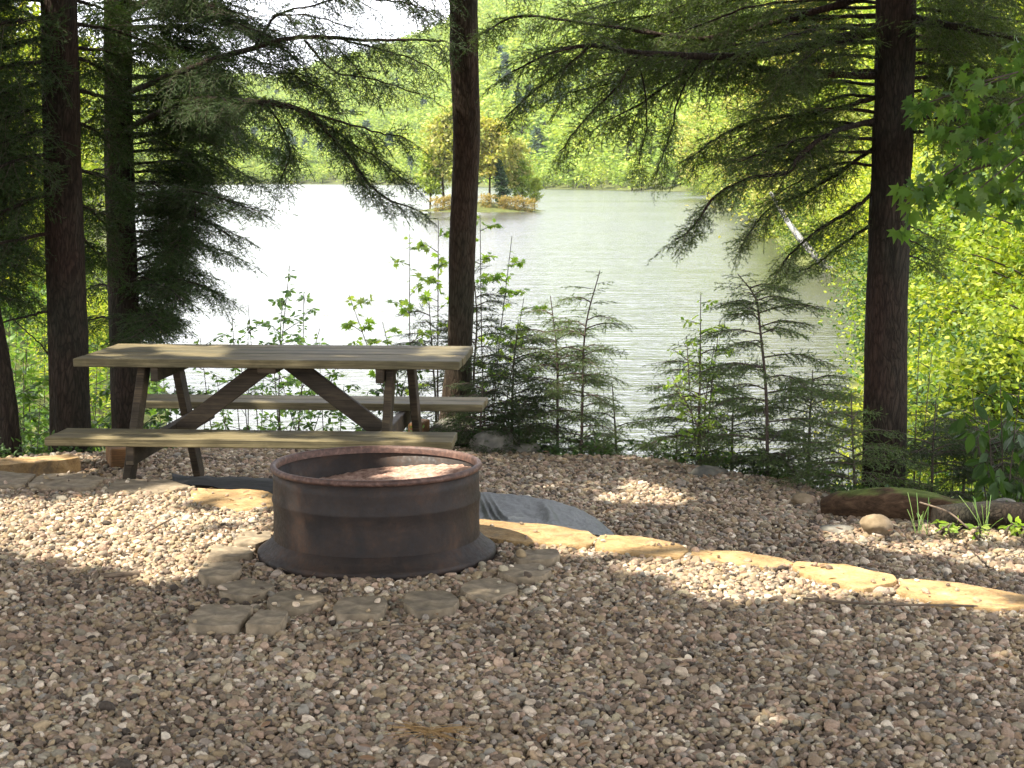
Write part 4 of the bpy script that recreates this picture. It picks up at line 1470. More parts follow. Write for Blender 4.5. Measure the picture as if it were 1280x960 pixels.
b = S(727, 9.85)
sapling([b, at(728, 500, 9.85), at(732, 410, 9.85), at(750, 338, 9.85)], 'open airy young hemlock with a tall thin leader left of the water gap', 0, 34, 201, .42, lowbare=.08)
b = S(697, 10.0)
sapling([b, at(697, 500, 10), at(696, 440, 10), at(688, 370, 10)], 'dense young hemlock tucked left of the airy one', 0, 40, 202, .48)
b = S(640, 10.1)
sapling([b, at(640, 520, 10.1), at(642, 460, 10.1), at(648, 400, 10.1)], 'broad dark young hemlock right of the centre trunk', 0, 36, 203, .6, mat='needle')
b = S(592, 10.7)
sapling([b, at(592, 480, 10.7), at(596, 400, 10.7), at(590, 322, 10.7)], 'tall young hemlock hiding behind the centre trunk', 0, 40, 204, .42, mat='needle')
b = S(874, 9.5)
sapling([b, at(874, 520, 9.5), at(875, 470, 9.5), at(876, 410, 9.5)], 'bushy young hemlock mixed with bright leaves right of the water gap', 0, 36, 205, .46)
b = S(960, 9.05)
sapling([b, at(958, 500, 9.05), at(950, 410, 9.05), at(944, 372, 9.05), at(922, 342, 9.05)], 'young hemlock with a dark stem and nodding tip before the brown water', 0, 38, 206, .5, lowbare=.05)
b = S(1012, 9.3)
sapling([b, at(1012, 540, 9.3), at(1014, 500, 9.3), at(1016, 462, 9.3)], 'low young hemlock filling the gap left of the right trunk', 0, 24, 207, .5)
b = S(770, 10.0)
sapling([b, at(770, 560, 10), at(768, 520, 10), at(765, 478, 10)], 'small wispy hemlock seedling at the water gap', 0, 16, 208, .26)
b = S(915, 9.6)
sapling([b, at(915, 560, 9.6), at(916, 520, 9.6), at(918, 470, 9.6)], 'short dark hemlock between the bushy one and the nodding one', 0, 20, 209, .42, mat='needle')
b = S(545, 11.3)
sapling([b, at(545, 520, 11.3), at(540, 440, 11.3), at(536, 372, 11.3)], 'dim young hemlock seen above the right end of the tabletop', 0, 34, 210, .46, mat='needle')
b = S(845, 9.55)
sapling([b, at(845, 585, 9.55), at(846, 560, 9.55), at(846, 535, 9.55)], 'knee high hemlock seedling at the rim below the bushy one', 0, 20, 211, .36, mat='needle')
b = S(1240, 8.9)
sapling([b, at(1240, 600, 8.9), at(1238, 560, 8.9), at(1235, 520, 8.9)], 'shaded young hemlock under the big drooping leaves at the right border', 0, 34, 212, .5, mat='needle')
b = S(600, 9.9)
sapling([b, at(600, 540, 9.9), at(602, 510, 9.9), at(604, 470, 9.9)], 'low dark hemlock bush at the right end of the far bench', 0, 26, 213, .45, mat='needle')


b = S(1068, 8.5)
sapling([b, at(1068, 600, 8.5), at(1066, 555, 8.5), at(1064, 492, 8.5)], 'young hemlock whose tips brush across the foot of the right trunk', 0, 30, 214, .5)
b = S(1165, 8.75)
sapling([b, at(1165, 600, 8.75), at(1166, 560, 8.75), at(1170, 500, 8.75)], 'dark young hemlock directly right of the foot of the right trunk', 0, 26, 215, .5, mat='needle')
b = S(1205, 9.4)
sapling([b, at(1205, 600, 9.4), at(1204, 560, 9.4), at(1206, 515, 9.4)], 'dark young hemlock farther back between right trunk and drooping leaves', 0, 28, 216, .55, mat='needle')
b = S(985, 9.0)
sapling([b, at(985, 600, 9.0), at(985, 580, 9.0), at(986, 560, 9.0)], 'ankle high hemlock clump left of the mossy log', 0, 24, 217, .42, mat='needle')
# ------------------------------------------------------------------ broadleaf plants nearby
def plant(base, h, label, name, cat, mat, seed, nst=3, leaf=.05, kind='ovate', spread=.25, nl=20, tips=None, droop=-.2, group=None, flat=.6, nb=7, blen=.3, low=.3):
    r = np.random.default_rng(seed)
    base = np.array(base, float)
    root = empty(name, base); tag(root, label, cat, group)
    st = MB(); lf = MB()
    tips = tips if tips is not None else [base + [r.normal(0, spread), r.normal(0, spread), h * r.uniform(.75, 1.05)] for _ in range(nst)]
    for tp in tips:
        tp = np.array(tp, float)
        b = base + [r.normal(0, .02), r.normal(0, .02), 0]
        P = smooth_path([b, b + (tp - b) * .5 + [r.normal(0, .03), r.normal(0, .03), .02], tp], 20)
        tube(st, P, np.linspace(.006, .002, 20), 6)
        starts = []
        for k in range(nb):
            f = low + (1 - low) * (k + r.random()) / nb
            p0 = P[int(f * 19)]
            a = k * 2.4 + r.uniform(-.4, .4)
            L = blen * (1.1 - f * .6) * r.uniform(.7, 1.2)
            d = np.array([math.cos(a), math.sin(a), r.uniform(.2, .7)])
            Q = smooth_path([p0, p0 + d * L * .6, p0 + d * L + [0, 0, -.08 * L]], 8)
            tube(st, Q, np.linspace(.003, .001, 8), 4)
            starts.append(Q)
        starts.append(P[-8:])
        for Q in starts:
            m = max(3, int(nl))
            f = r.uniform(.15, 1, m) ** .7
            pos = np.stack([np.interp(f, np.linspace(0, 1, len(Q)), Q[:, j]) for j in range(3)], -1)
            d = np.column_stack([r.normal(size=(m, 2)), r.normal(droop, .35, m)])
            d = d / np.linalg.norm(d, axis=1)[:, None]
            put_leaves(lf, kind, pos + d * leaf * .3, d, leaf * r.uniform(.6, 1.2, m), r, 0, flat)
    st.obj('stem', M['twig'], root)
    lf.obj('foliage', M[mat], root)
    return root


g_ = 'leafy saplings on the terrace rim'
plant(S(355, 10.8), 1, 'pale green small leaved sapling above the middle of the tabletop', 'leafy_sapling', 'sapling', 'mint', 301, leaf=.045,
      tips=[at(362, 332, 10.8), at(352, 372, 10.7), at(380, 365, 10.9), at(340, 430, 10.6)], nb=12, nl=20, blen=.22, group=g_)
plant(S(545, 10.9), 1, 'thin maple sapling with sparse yellow green leaves left of the centre trunk', 'maple_sapling', 'sapling', 'fresh', 302, leaf=.047, kind='maple',
      tips=[at(512, 292, 10.8), at(548, 316, 10.9), at(436, 368, 10.6), at(478, 402, 10.8), at(548, 275, 10.9)], nb=6, nl=12, blen=.24, group=g_, low=.65)
plant(S(612, 10.8), 1, 'maple sapling with glowing leaves right of the centre trunk', 'maple_sapling', 'sapling', 'fresh', 303, leaf=.047, kind='maple',
      tips=[at(640, 295, 10.8), at(655, 372, 10.8), at(622, 420, 10.6), at(600, 268, 10.8)], nb=6, nl=14, blen=.24, group=g_, low=.6)
plant(S(880, 9.4), 1, 'bright small leaved sapling rising out of the bushy hemlock', 'leafy_sapling', 'sapling', 'fresh', 304, leaf=.035,
      tips=[at(876, 366, 9.4), at(858, 420, 9.35), at(893, 430, 9.4), at(840, 470, 9.3), at(900, 400, 9.4)], nb=11, nl=14, blen=.2, group=g_, low=.2)
plant(S(300, 11.2), 1, 'loose green bush seen under the middle of the tabletop', 'leafy_bush', 'bush', 'mint', 305, leaf=.05,
      tips=[at(300, 440, 11), at(270, 470, 11), at(330, 450, 11.1), at(250, 420, 11.2), at(310, 400, 11)], nb=9, nl=18, blen=.3, group=g_, low=.1)
plant(S(420, 11.2), 1, 'low green bush seen between the table braces', 'leafy_bush', 'bush', 'maple', 306, leaf=.05,
      tips=[at(400, 460, 11), at(430, 480, 11), at(460, 490, 11.1), at(380, 485, 11.1), at(350, 470, 11)], nb=9, nl=18, blen=.25, group=g_, low=.1)
plant(S(330, 11.6), 1, 'ragged bush below the pale sapling close to the water', 'leafy_bush', 'bush', 'maple', 307, leaf=.05,
      tips=[at(310, 380, 11.5), at(290, 395, 11.5), at(400, 410, 11.6), at(430, 430, 11.6)], nb=7, nl=13, blen=.26, group=g_, low=.35)
plant(S(490, 11.2), 1, 'dim bush behind the right table brace', 'leafy_bush', 'bush', 'maple_dark', 308, leaf=.05,
      tips=[at(480, 470, 11), at(510, 460, 11), at(450, 500, 11.1), at(500, 430, 11)], nb=9, nl=15, blen=.3, group=g_, low=.1)
# thicket on the left behind the trunks
rl = np.random.default_rng(55)
LFT = ['round green thicket bush nearest the thick left trunk', 'yellowish thicket bush between the two left trunks', 'low leafy bush filling the ground behind the left bench end',
       'tall thicket bush at the left border behind the leaning stem', 'sunny thicket bush far back between the left trunks', 'ragged thicket bush right of the dark slim trunk', 'dim low bush at the base of the dark slim trunk',
       'small pale bush behind the leaning stem', 'wide thicket bush behind the thick left trunk']
for k, (px, Y, t0, m) in enumerate(((30, 11.0, 440, 'maple'), (120, 12.0, 430, 'fresh'), (130, 11.3, 480, 'maple'), (10, 12.5, 400, 'fresh'), (115, 14.5, 400, 'bank'), (215, 12.0, 440, 'maple_dark'), (190, 11.4, 500, 'maple_dark'), (40, 11.6, 480, 'mint'), (60, 12.4, 430, 'maple'))):
    plant(S(px, Y), 1, LFT[k], 'leafy_bush', 'bush', m, 320 + k, leaf=.06,
          tips=[at(px + rl.uniform(-50, 50), t0 + rl.uniform(-20, 60), Y + rl.uniform(-.3, .4)) for _ in range(6)], nb=10, nl=15, blen=.35, group='bushes behind the left trunks', low=.05)
# big drooping leaves at the right border
plant(S(1262, 8.55), 1, 'shrub with big dark drooping leaves at the right border', 'broadleaf_shrub', 'shrub', 'maple_dark', 340, leaf=.11,
      tips=[at(1215, 490, 8.4), at(1250, 470, 8.5), at(1275, 480, 8.4), at(1235, 520, 8.4), at(1290, 520, 8.4)], nb=5, nl=6, blen=.18, droop=-1.0, flat=.5, low=.3)
plant(S(1150, 9.3), 1, 'upright bright green shrub just right of the thick right trunk', 'leafy_bush', 'bush', 'fresh', 341, leaf=.04,
      tips=[at(1150, 400, 9.6), at(1165, 440, 9.5), at(1175, 480, 9.6), at(1145, 520, 9.4)], nb=10, nl=16, blen=.18, group='bushes below the right trunk', low=.1)
plant(S(1055, 9.4), 1, 'little glowing bush left of the foot of the right trunk', 'leafy_bush', 'bush', 'fresh', 342, leaf=.05,
      tips=[at(1062, 570, 9.2), at(1050, 585, 9.2), at(1072, 580, 9.2)], nb=5, nl=8, blen=.1, group='bushes below the right trunk', low=.2)
for k, (px, Y, t0, m, lab) in enumerate(((1200, 9.6, 540, 'maple', 'green undergrowth bush behind the rotten log'), (1270, 9.8, 540, 'maple_dark', 'dark undergrowth bush below the big drooping leaves'),
                                    (1130, 9.0, 590, 'maple_dark', 'low bush wrapped round the foot of the right trunk'), (1040, 9.1, 600, 'maple_dark', 'low dark ground bush left of the mossy log'))):
    plant(S(px, Y), 1, lab, 'leafy_bush', 'bush', m, 350 + k, leaf=.05,
          tips=[at(px + rl.uniform(-45, 45), t0 + rl.uniform(-15, 40), Y + rl.uniform(-.3, .3)) for _ in range(6)], nb=8, nl=12, blen=.25, group='bushes below the right trunk', low=.05)
# maple bough hanging in from the right, close to the camera
def bough():
    r = np.random.default_rng(400)
    b = np.array([3.3, 6.2, 0.])
    root = empty('maple_tree', b); tag(root, 'young maple whose lobed leaves hang in at the upper right corner', 'tree', 'tall trees round the campsite')
    trunk_obj(root, [b, b + [.05, .1, 1.5], b + [0, .1, 4.2]], [.06, .05, .02], M['bark_red'], 20, 2)
    st = MB(); lf = MB()
    start = at(1500, 60, 6.3)
    for k, (x, y) in enumerate(((1165, 130), (1190, 165), (1215, 110), (1240, 205), (1270, 90), (1250, 240), (1180, 215), (1290, 270), (1225, 180), (1150, 240), (1275, 150), (1285, 60), (1300, 200), (1205, 250), (1268, 250), (1232, 150))):
        e = at(x, y, 6.3 + r.uniform(-.3, .3))
        P = smooth_path([start + [0, 0, r.uniform(-.2, .3)], (start + e) / 2 + [0, 0, .06], e + [.03, 0, .02], e], 20)
        tube(st, P, np.linspace(.006, .0015, 20), 5)
        m = 34
        f = r.uniform(.45, 1, m)
        pos = np.stack([np.interp(f, np.linspace(0, 1, 20), P[:, j]) for j in range(3)], -1) + r.normal(0, .035, (m, 3))
        d = np.column_stack([r.normal(-.2, .7, m), r.normal(0, .5, m), r.normal(-.9, .3, m)])
        put_leaves(lf, 'maple', pos, d, r.uniform(.035, .068, m), r, 0, .12)
    # cluster crossing the trunk
    for (x, y) in ((1128, 232), (1135, 262), (1150, 236), (1190, 218), (1132, 285)):
        e = at(x, y, 6.4)
        P = smooth_path([at(1290, 190, 6.4), at(1210, 215, 6.4), e], 14); tube(st, P, np.linspace(.003, .001, 14), 4)
        m = 3
        pos = e + r.normal(0, .012, (m, 3)); d = np.column_stack([r.normal(0, .5, m), r.normal(-.2, .3, m), r.normal(-.9, .2, m)])
        put_leaves(lf, 'maple', pos, d, r.uniform(.06, .085, m), r, 0, .1)
    st.obj('branches', M['twig'], root); lf.obj('crown', M['maple'], root)


bough()


# ------------------------------------------------------------------ small things on the ground
def ground_bits():
    r = np.random.default_rng(77)
    n = 4200
    xy = np.column_stack([r.uniform(-3, 3, n), r.uniform(3.3, 10, n)])
    keep = (np.abs(xy[:, 0]) < .31 * xy[:, 1] + .3) & (np.hypot(*(xy - RING_C).T) > .43)
    keep &= r.random(n) < np.where(xy[:, 0] > .4, .9, .35) * np.where(xy[:, 1] > edgeY(xy[:, 0]), 1, .5)
    xy = xy[keep]; n = len(xy)
    z = H(xy[:, 0], xy[:, 1]) + .022
    lf = MB()
    put_leaves(lf, 'ovate', np.column_stack([xy, z]), np.column_stack([r.normal(size=(n, 2)), r.normal(0, .2, n)]), r.uniform(.015, .045, n), r, 0, .8)
    n2 = 3500
    xy = np.column_stack([r.uniform(-3, 3, n2), r.uniform(3.3, 9.5, n2)]); xy = xy[np.hypot(*(xy - RING_C).T) > .43]
    z = H(xy[:, 0], xy[:, 1]) + .014
    a = r.uniform(0, 6.28, len(xy)); L = r.uniform(.02, .06, len(xy)); d = np.column_stack([np.cos(a), np.sin(a), r.normal(0, .15, len(xy))]) * L[:, None]
    p = np.column_stack([xy, z]); w = np.column_stack([-np.sin(a), np.cos(a), 0 * a]) * .0009
    V = np.stack([p - w, p + w, p + d + w, p + d - w], 1).reshape(-1, 3)
    lf.add(V, np.arange(len(V)).reshape(-1, 4), 0, False)
    o = lf.obj('leaf_litter', M['litter']); tag(o, 'brown leaf scraps and needles strewn over the gravel', kind='stuff')
    # seedlings and grass blades at the right
    labs = ['bright seedling leftmost of those before the rotten log', 'bright seedling second from the left before the rotten log', 'bright seedling with broad leaves in the middle of its row',
            'bright seedling with round leaf near the right border', 'bright seedling at the right border']
    for k, (px, py) in enumerate(((1183, 668), (1192, 672), (1222, 674), (1262, 670), (1282, 672))):
        b = gp(px, py, LOWZ + .0); b[2] = H1(b[0], b[1])
        plant(b, .06, labs[k], 'seedling', 'seedling', 'fresh', 500 + k, nst=3, leaf=.045, spread=.025, nl=3, nb=1, blen=.02, group='bright seedlings before the rotten log')
    for k, (px, lab) in enumerate(((1153, 'wispy grass tuft in front of the mossy log'), (1228, 'wispy grass tuft between the bright seedlings'))):
        b = gp(px, 668); b[2] = H1(b[0], b[1])
        gb = MB()
        for q in range(9):
            t = b + [r.normal(0, .05), r.normal(0, .03), r.uniform(.08, .2)]
            b0 = b + [r.normal(0, .02), 0, 0]
            P = smooth_path([b0, (b0 + t) / 2 + [0, 0, .01], t], 6); w = np.array([.0016, 0, 0])
            V = np.concatenate([P - w, P[::-1] + w]); 
            F = [[i, i + 1, 10 - i, 11 - i] for i in range(5)]
            gb.add(V, F, 0, False)
        tag(gb.obj('grass_tuft', M['mint']), lab, 'grass tuft', 'grass tufts by the log')
    # low green cover past the rim and on both banks: nobody could count it
    gb = MB()
    n = 26000
    xy = np.concatenate([np.column_stack([r.uniform(-14, -1.4, n), r.uniform(10.3, 40, n)]), np.column_stack([r.uniform(1.6, 24, n), r.uniform(8.6, 55, n)])])
    z = H(xy[:, 0], xy[:, 1])
    yt = np.interp(xy[:, 0], TP[:, 0], TP[:, 1])
    a = xy[:, 0] / xy[:, 1]
    k = (z > WZ + .03) & (xy[:, 1] > yt + .15) & (np.abs(a) < .42)
    xy, z = xy[k], z[k]; n = len(xy)
    sc = np.clip(xy[:, 1] / 14, .7, 3)
    put_leaves(gb, 'ovate', np.column_stack([xy, z + r.uniform(0, .12, n) * sc]), np.column_stack([r.normal(size=(n, 2)), r.normal(.5, .5, n)]), r.uniform(.05, .1, n) * sc, r, 0, .4)
    o = gb.obj('undergrowth', M['maple']); tag(o, 'low green undergrowth covering the banks', kind='stuff')
    # rim band: shaded tangle of ground plants
    gb = MB(); n = 9000
    x = r.uniform(-4, 4.2, n); yt = np.interp(x, TP[:, 0], TP[:, 1]); y = yt + r.gamma(2, .12, n) - .02
    z = H(x, y)
    dens = np.where(np.abs(x - (785 - 640) / FPX * 10) < .12, .25, 1.0)
    k = r.random(n) < dens
    x, y, z = x[k], y[k], z[k]; n = len(x)
    put_leaves(gb, 'ovate', np.column_stack([x, y, z + r.uniform(0, .12, n)]), np.column_stack([r.normal(size=(n, 2)), r.normal(.4, .5, n)]), r.uniform(.02, .05, n), r, 0, .4)
    o = gb.obj('ground_plants', M['maple_dark']); tag(o, 'dark low plants along the rim of the terrace', kind='stuff')


ground_bits()


# ------------------------------------------------------------------ mid-distance trees
def make_tree(name, h, rad, leafmat, nleaf, leaf, seed, label, cat='tree', trunk='bark_red', conical=False, low=.15, dens=36, tr=.07, kind='quad', group=None, loc=(0, 0, 0)):
    r = np.random.default_rng(seed)
    root = empty(name, (0, 0, 0)); tag(root, label, cat, group)
    st = MB()
    P = smooth_path([(0, 0, -.3), (r.normal(0, .05) * h * .3, r.normal(0, .05) * h * .3, h * .5), (r.normal(0, .06) * h, r.normal(0, .06) * h, h * .97)], 24)
    tube(st, P, np.linspace(tr, tr * .15, 24), 8, rough=.1)
    C, Sg = [], []
    for k in range(dens):
        f = low + (1 - low) * (k + r.random()) / dens
        p0 = P[int(f * .9 * 23)]
        a = k * 2.4 + r.uniform(-.5, .5)
        prof = (1 - f) * 1.0 + .06 if conical else math.sqrt(max(.05, 1 - (2 * (f - .48)) ** 2 * .9))
        L = rad * prof * r.uniform(.55, 1.15)
        e = p0 + np.array([math.cos(a) * L, math.sin(a) * L, (-.08 if conical else .35) * L])
        Q = smooth_path([p0, (p0 + e) / 2 + [0, 0, .06 * L], e], 6)
        tube(st, Q, np.linspace(tr * .35, tr * .08, 6), 4, cap=False)
        C.append(Q[2:]); Sg.append(np.full(4, rad * (.20 if not conical else .14) * r.uniform(.6, 1.3)))
    C = np.concatenate(C); Sg = np.concatenate(Sg)
    i = r.integers(0, len(C), nleaf)
    pos = C[i] + r.normal(0, 1, (nleaf, 3)) * Sg[i][:, None] * np.array([1, 1, .55])
    lf = MB()
    d = np.column_stack([r.normal(size=(nleaf, 2)), r.normal(-.25, .6, nleaf)])
    put_leaves(lf, kind, pos, d, leaf * r.uniform(.6, 1.3, nleaf), r, 0, .35)
    st.obj('trunk', M[trunk], root, loc=(0, 0, 0)); lf.obj('crown', M[leafmat], root, loc=(0, 0, 0))
    root.location = loc
    return root


used = set()


def place(proto, x, y, s, rz, label, dz=0.0):
    o = proto if proto.name not in used else copy_tree(proto)
    used.add(proto.name)
    o.location = (x, y, H1(x, y) + dz); o.scale = (s, s, s * random.uniform(.9, 1.12)); o.rotation_euler = (0, 0, rz)
    o['label'] = label
    return o


gB = 'bright trees and shrubs on the right bank'
shrubs = [make_tree('bank_shrub', 2.4, 1.1, ('bank', 'bank', 'bank_dark')[k], (11000, 7000, 9000)[k], .07, 600 + k, 'x', 'shrub', low=.02, dens=40, tr=.03, group=gB) for k in range(3)]
banktrees = [make_tree('bank_tree', 5.5, 2.0, 'bank', 12000, .13, 610 + k, 'x', 'tree', low=.12, dens=46, tr=.07, group=gB) for k in range(3)]
firs = [make_tree('bank_fir', 6, 1.7, 'bank_dark', 8000, .16, 620 + k, 'x', 'tree', conical=True, low=.05, dens=60, tr=.07, group=gB) for k in range(2)]
seen = {}
ORD = ['first', 'second', 'third', 'fourth', 'fifth', 'sixth', 'seventh', 'eighth']
rb = np.random.default_rng(91)
random.seed(3)
cnt = 0
for (px, Y, knd, s) in ((1150, 16, 's', .75), (1195, 15, 's', .7), (1240, 14.5, 's', .8), (1290, 14, 's', .9), (1165, 21, 's', .9), (1215, 20, 's', .95), (1265, 19, 's', 1.1), (1320, 18, 's', 1.3),
                        (1130, 27, 's', 1.0), (1170, 27, 's', 1.1), (1225, 26, 's', 1.35), (1290, 25, 's', 1.5), (1350, 24, 't', 1.0),
                        (1120, 36, 's', 1.5), (1165, 38, 't', .62), (1215, 36, 't', .7), (1275, 34, 'f', .8), (1340, 33, 't', 1.1),
                        (1120, 48, 't', .75), (1160, 52, 't', 1.0), (1205, 50, 'f', .95), (1250, 48, 't', 1.2), (1310, 46, 't', 1.4), (1380, 44, 'f', 1.5), (1450, 30, 't', 1.2),
                        (1140, 62, 't', 1.5), (1200, 66, 't', 1.9), (1270, 64, 'f', 2.0), (1340, 60, 't', 2.0)):
    y = Y; x = (px - 640) / FPX * (Y * cp + .3)
    pr = {'s': shrubs, 't': banktrees, 'f': firs}[knd][cnt % (2 if knd == 'f' else 3)]
    noun = {'s': 'shrub', 't': 'broadleaf tree', 'f': 'conifer'}[knd]
    row = int(np.searchsorted([17, 22, 31, 40, 56], Y))
    seen[row] = seen.get(row, 0) + 1
    lab = 'yellow green %s of the bank, %s from the right trunk in its %s row' % (noun, ORD[seen[row] - 1], ('waterside', 'second', 'third', 'fourth', 'fifth', 'farthest')[row])
    place(pr, x, y, s, rb.uniform(0, 6.28), lab)
    cnt += 1

# the wooded point with spring colours
gP = 'trees on the wooded point beyond the right trunk'
pts_t = [make_tree('spring_tree', 8, 2.3, 'spring', 6500, .22, 630 + k, 'x', 'tree', low=.2, dens=44, tr=.09, group=gP) for k in range(3)]
pts_g = [make_tree('point_tree', 7.5, 2.5, 'far', 7000, .22, 640 + k, 'x', 'tree', low=.12, dens=44, tr=.09, group=gP) for k in range(2)]
lp = ['orange tinted spring tree at the tip of the wooded point', 'green tree just inside the tip of the point', 'golden spring tree at the front of the point', 'tall green tree behind the golden front tree', 'slim orange tree midway along the point',
      'broad green tree over the birch', 'low golden tree beside the birch', 'tall orange tree behind the birch', 'green tree at the root of the point', 'golden tree nearest the right trunk', 'high green tree behind the right trunk',
      'pale orange tree high on the point', 'green tree crowning the point', 'small golden tree low on the waterline of the point']
for k, (px, Y, g, s) in enumerate(((884, 250, 0, 1.9), (905, 235, 1, 2.2), (925, 190, 0, 1.5), (944, 170, 1, 1.9), (972, 108, 0, 1.25), (990, 96, 1, 1.3), (1012, 76, 0, .95), (1030, 84, 0, 1.5), (1052, 72, 1, 1.1), (1074, 64, 0, .85), (1105, 76, 1, 1.5), (962, 150, 0, 2.0), (1005, 120, 1, 2.1), (1044, 66, 0, .55))):
    x = (px - 640) / FPX * Y
    place((pts_g if g else pts_t)[k % (2 if g else 3)], x, Y, s, rb.uniform(0, 6), lp[k])
# leaning white birch on the point
rt = empty('birch_tree', (0, 0, 0)); a = at(1000, 335, 60)
tag(rt, 'leaning white birch trunk at the water on the wooded point', 'tree')
mb = MB(); tube(mb, smooth_path([at(1042, 342, 60), at(1012, 312, 60), at(984, 276, 60.5), at(963, 240, 61)], 20), np.linspace(.17, .06, 20), 10, rough=.08)
mb.obj('trunk', M['birch'], rt)
lf = MB(); m = 900; c = at(962, 232, 61)
put_leaves(lf, 'quad', c + rb.normal(0, 1, (m, 3)) * [.9, .9, .8], np.column_stack([rb.normal(size=(m, 2)), rb.normal(-.3, .5, m)]), rb.uniform(.12, .22, m), rb, 0, .3)
lf.obj('crown', M['spring'], rt)

lq = ['low shrub at the very tip of the wooded point', 'low shrub on the waterline left of the birch', 'round shrub under the birch', 'wide shrub on the waterline right of the birch', 'dark edged shrub between point and right trunk', 'shrub on the slope behind the birch foot', 'big shrub beside the right trunk over the water', 'shrub at the inner shore of the point']
for k, (px, Y, s_) in enumerate(((876, 285, 3.2), (900, 225, 3.0), (935, 158, 2.4), (975, 92, 1.6), (1000, 74, 1.2), (1012, 70, 1.3), (1066, 58.5, 1.2), (1030, 66, 1.2))):
    x = (px - 640) / FPX * Y
    o = place(shrubs[k % 3], x, Y, s_, rb.uniform(0, 6), lq[k]); o['group'] = gP

# island
gI = 'trees on the small island'
isl = [make_tree('island_tree', 8, 1.9, 'spring', 2600, .38, 650, 'x', 'tree', low=.3, dens=34, tr=.12, group=gI),
       make_tree('island_tree', 7.5, 1.6, 'far', 2600, .38, 651, 'x', 'tree', low=.25, dens=34, tr=.12, group=gI),
       make_tree('island_pine', 7, 1.3, 'far_dark', 2400, .36, 652, 'x', 'tree', conical=True, low=.12, dens=40, tr=.12, group=gI)]
li = ['dark island pine at the left tip of the island', 'tall orange tinted tree left on the island', 'orange tinted island tree hidden behind the centre trunk', 'island tree with golden crown just right of the centre trunk', 'slim dark island pine beside the golden crown',
      'grey tan island tree with bare lower trunk', 'green island tree near the right tip', 'smallest green tree at the right tip of the island']
for k, (px, kk, s) in enumerate(((538, 1, .8), (556, 0, 1.12), (578, 0, 1.2), (612, 0, 1.05), (627, 2, .75), (645, 0, .82), (654, 1, .62), (668, 1, .42))):
    Y = 160 + rb.uniform(-1.5, 1.5); x = (px - 640) / FPX * Y
    place(isl[kk], x, Y, s, rb.uniform(0, 6), li[k])
bush = make_tree('island_bush', 1.6, 1.2, 'rusty_bush', 900, .22, 655, 'x', 'bush', low=.0, dens=24, tr=.03, group='rust coloured bushes on the island')
for k, (px, lab) in enumerate(((548, 'rusty bush left of the centre trunk at the island waterline'), (563, 'rusty bush partly behind the centre trunk on the island'), (632, 'rusty bush at the middle of the island right part'), (647, 'rusty bush under the grey tan island tree'), (610, 'golden rusty bush just right of the centre trunk'), (660, 'last rusty bush near the right tip of the island'))):
    x = (px - 640) / FPX * 158
    place(bush, x, 157.5, .7, rb.uniform(0, 6), lab)


# ------------------------------------------------------------------ far forest
def far_forest():
    r = np.random.default_rng(12)
    kinds = []
    for k in range(8):
        dark = k >= 6
        lf = MB(); n = 300
        h = 9.0; rad = 3.4 if not dark else 2.4
        if dark:
            f = r.random(n) ** .8; a = r.uniform(0, 6.28, n); rr = rad * (1 - f) * r.uniform(.6, 1.1, n)
            pos = np.column_stack([np.cos(a) * rr, np.sin(a) * rr, f * h * 1.1])
        else:
            c = r.normal(0, 1, (12, 3)); c /= np.linalg.norm(c, axis=1)[:, None]; c = c * [rad * .62, rad * .62, h * .3] + [0, 0, h * .58]
            i = r.integers(0, 12, n); pos = c[i] + r.normal(0, 1, (n, 3)) * [1.1, 1.1, .9]
        put_leaves(lf, 'quad', pos, np.column_stack([r.normal(size=(n, 2)), r.normal(-.3, .6, n)]), r.uniform(.7, 1.5, n), r, 0, .3)
        tube(lf, [(0, 0, -1), (0, 0, h * .7)], [.2, .1], 4, 1)
        kinds.append(bpy.data.objects.new('k', lf.mesh('forest_kind', [M['far_dark' if dark else 'far'], M['bark']])))
    n = 26000
    a = r.uniform(-.46, .46, n)
    sf = shore_far(a)
    d = sf - 8 + (r.random(n) ** 1.15) * 620
    x = a * d; y = d
    z = H(x, y)
    k = z > WZ + .03
    # thin with even spacing
    cell = 6.2
    key = np.round(x / cell).astype(np.int64) * 100003 + np.round(y / cell).astype(np.int64)
    _, first = np.unique(key, return_index=True)
    m = np.zeros(n, bool); m[first] = True
    m &= k
    x, y, z = x[m], y[m], z[m]; n = len(x)
    patch = fbm(x * .01, y * .01, 71)
    idx = np.where(r.random(n) < np.where(patch > .55, .22, .03), r.integers(6, 8, n), r.integers(0, 6, n))
    s = r.uniform(.75, 1.35, n)
    df = y - shore_far(x / y)
    s = s * np.where(df < 25, .7, 1.0)
    rot = np.column_stack([r.normal(0, .05, n), r.normal(0, .05, n), r.uniform(0, 6.28, n)])
    o = scatter('forest', np.column_stack([x, y, z - .4]), rot, np.column_stack([s * 1.15, s * 1.15, s]), idx, kinds)
    o['label'] = 'bright spring forest covering the hills beyond the lake'
    print('forest', n)
    # left bank beyond the trunks
    gl = 'trees on the left bank'
    proto = [banktrees[0], banktrees[1], shrubs[1]]
    ll = ['sunlit bank tree between the two left trunks', 'bank tree behind the thick left trunk', 'far bank tree at the left border', 'low bank shrub behind the slim dark trunk', 'tall bank tree beyond the left thicket', 'bank tree deep behind the left border foliage', 'yellow green bank shrub between the left trunks', 'second row bank tree behind the left thicket']
    for k, (px, Y, q, s) in enumerate(((70, 40, 0, .8), (20, 30, 1, .8), (-60, 26, 0, .9), (118, 34, 2, .8), (0, 50, 1, 1.3), (-90, 45, 0, 1.3), (95, 22, 2, .7), (50, 62, 0, 1.5))):
        x = (px - 640) / FPX * Y
        o = place(proto[q], x, Y, s, rb.uniform(0, 6), ll[k]); o['group'] = gl


far_forest()

